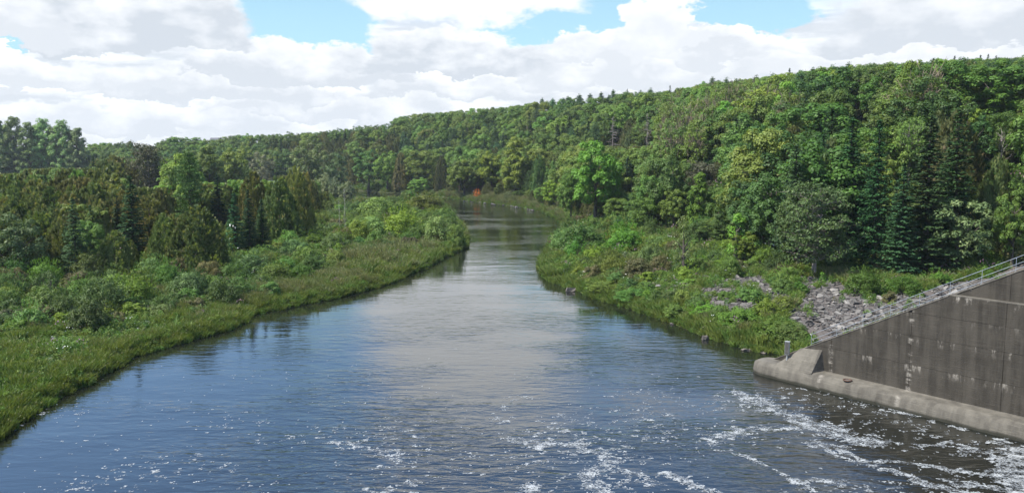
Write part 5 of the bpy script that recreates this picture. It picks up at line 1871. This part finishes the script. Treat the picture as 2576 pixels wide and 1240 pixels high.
# countable low shrubs between the named ones
lowk = ['shrub', 'brightshrub', 'darkshrub', 'paleshrub', 'rustshrub']
pl = [(p[1], p[2], p[5]) for p in placed if p[7] is True]
made = []
tries = 0
while len(made) < 390 and tries < 12000:
    tries += 1
    if rng.random() < .55:
        px_ = rng.uniform(0, 1150) if rng.random() < .8 else rng.uniform(780, 1150); side = 'left'
        lo = np.interp(px_, [0, 500, 700, 780, 850, 900, 1140], [716, 692, 622, 565, 530, 505, 500]); hi = np.interp(px_, [0, 300, 540, 640, 760, 830, 900, 1000, 1110], [850, 825, 775, 742, 712, 690, 648, 626, 615])
        x, y, z_ = ground_at(px_, rng.uniform(lo, hi))
    else:
        px_ = rng.uniform(1380, 2420); lo = np.interp(px_, RBASE[:, 0], RBASE[:, 1]); side = 'right'
        hi = min(lo + 170, np.interp(px_, [1380, 1530, 1700, 1900, 2000, 2420], [692, 752, 806, 866, 700, 695]))
        if hi <= lo: continue
        x, y, z_ = ground_at(px_, rng.uniform(lo, hi))
    pt = np.array([[x, y]])
    if in_poly(pt, POLY)[0] or in_rip(np.array([x]), np.array([y]), np.array([z_]))[0]: continue
    if min(seg_dist(pt, LEFT)[0], seg_dist(pt, RIGHT)[0]) < (1.5 if side == 'right' else 3.0): continue
    R = rng.uniform(1.1, 2.4) * (1.25 if y > 150 else 1) * (1.2 if side == 'left' else 1)
    if any(math.hypot(x - a, y - b) < (R + c) * .58 for a, b, c in pl + made): continue
    made.append((x, y, R))
    kind = lowk[int(rng.choice(5, p=[.38, .2, .2, .13, .09]))]
    H = R * rng.uniform(1.0, 1.7)
    bxx = screen_box(x, y, z_, H, R)
    if 850 < bxx[0] < 990 and bxx[1] < 499: continue
    tint = {'paleshrub': (.8, 1.05, .6), 'brightshrub': (.9, .9, .8)}.get(kind)
    # nearest named plant gives the wording
    near = min((p for p in placed if p[7] is True), key=lambda p: (p[6][0] - bxx[0]) ** 2 + 2 * (p[6][2] - bxx[2]) ** 2)
    dx = bxx[0] - near[6][0]; dy = bxx[2] - near[6][2]
    rel = ('right of' if dx > 0 else 'left of') if abs(dx) > 1.4 * abs(dy) else ('in front of' if dy > 0 else 'behind')
    short = near[8].split(',')[0]
    for cut in (' in front', ' between', ' behind', ' beside', ' on the', ' at the', ' right of', ' left of', ' below', ' above', ' among', ' rising', ' standing', ' with', ' where', ' touching', ' overhanging', ' close', ' pressed', ' around', ' leaning', ' topped', ' in the'):
        j_ = short.find(cut)
        if j_ > 0 and len(short[:j_].split()) >= 3: short = short[:j_]
    short = short if short.split()[0].endswith('most') or not short.startswith('the ') else short[4:]
    base = f'{"low" if H < 1.9 else "taller"} {LOOK[kind]} {rel} the {short}'
    n_ = used_lab.get(base, 0); used_lab[base] = n_ + 1
    if n_:
        base = base.replace(LOOK[kind], ['smaller', 'fuller', 'narrower', 'looser', 'denser', 'rounder'][min(n_ - 1, 5)] + ' ' + LOOK[kind])
    add_plant(kind, x, y, z_ - .1, H, R, ' '.join(base.split()[:16]), tint, (bxx[2] - bxx[1]) > 45)

# ------------------------------------------------------------------ thin summer haze in the valley air
hm = bpy.data.materials.new('thin_haze'); hm.use_nodes = True
ht = NT(hm.node_tree); ht.n.clear()
ho = ht.node('ShaderNodeOutputMaterial')
pv = ht.node('ShaderNodeVolumePrincipled', {'Color': (0.80, 0.90, 1.0), 'Density': 0.00009, 'Anisotropy': 0.1})
ht.l.new(pv.outputs[0], ho.inputs['Volume'])
g = Geo(); g.box((-1400, -90, -3), (1400, 1700, 95))
ob = link('haze', g.build('haze', [hm]), kind='stuff')
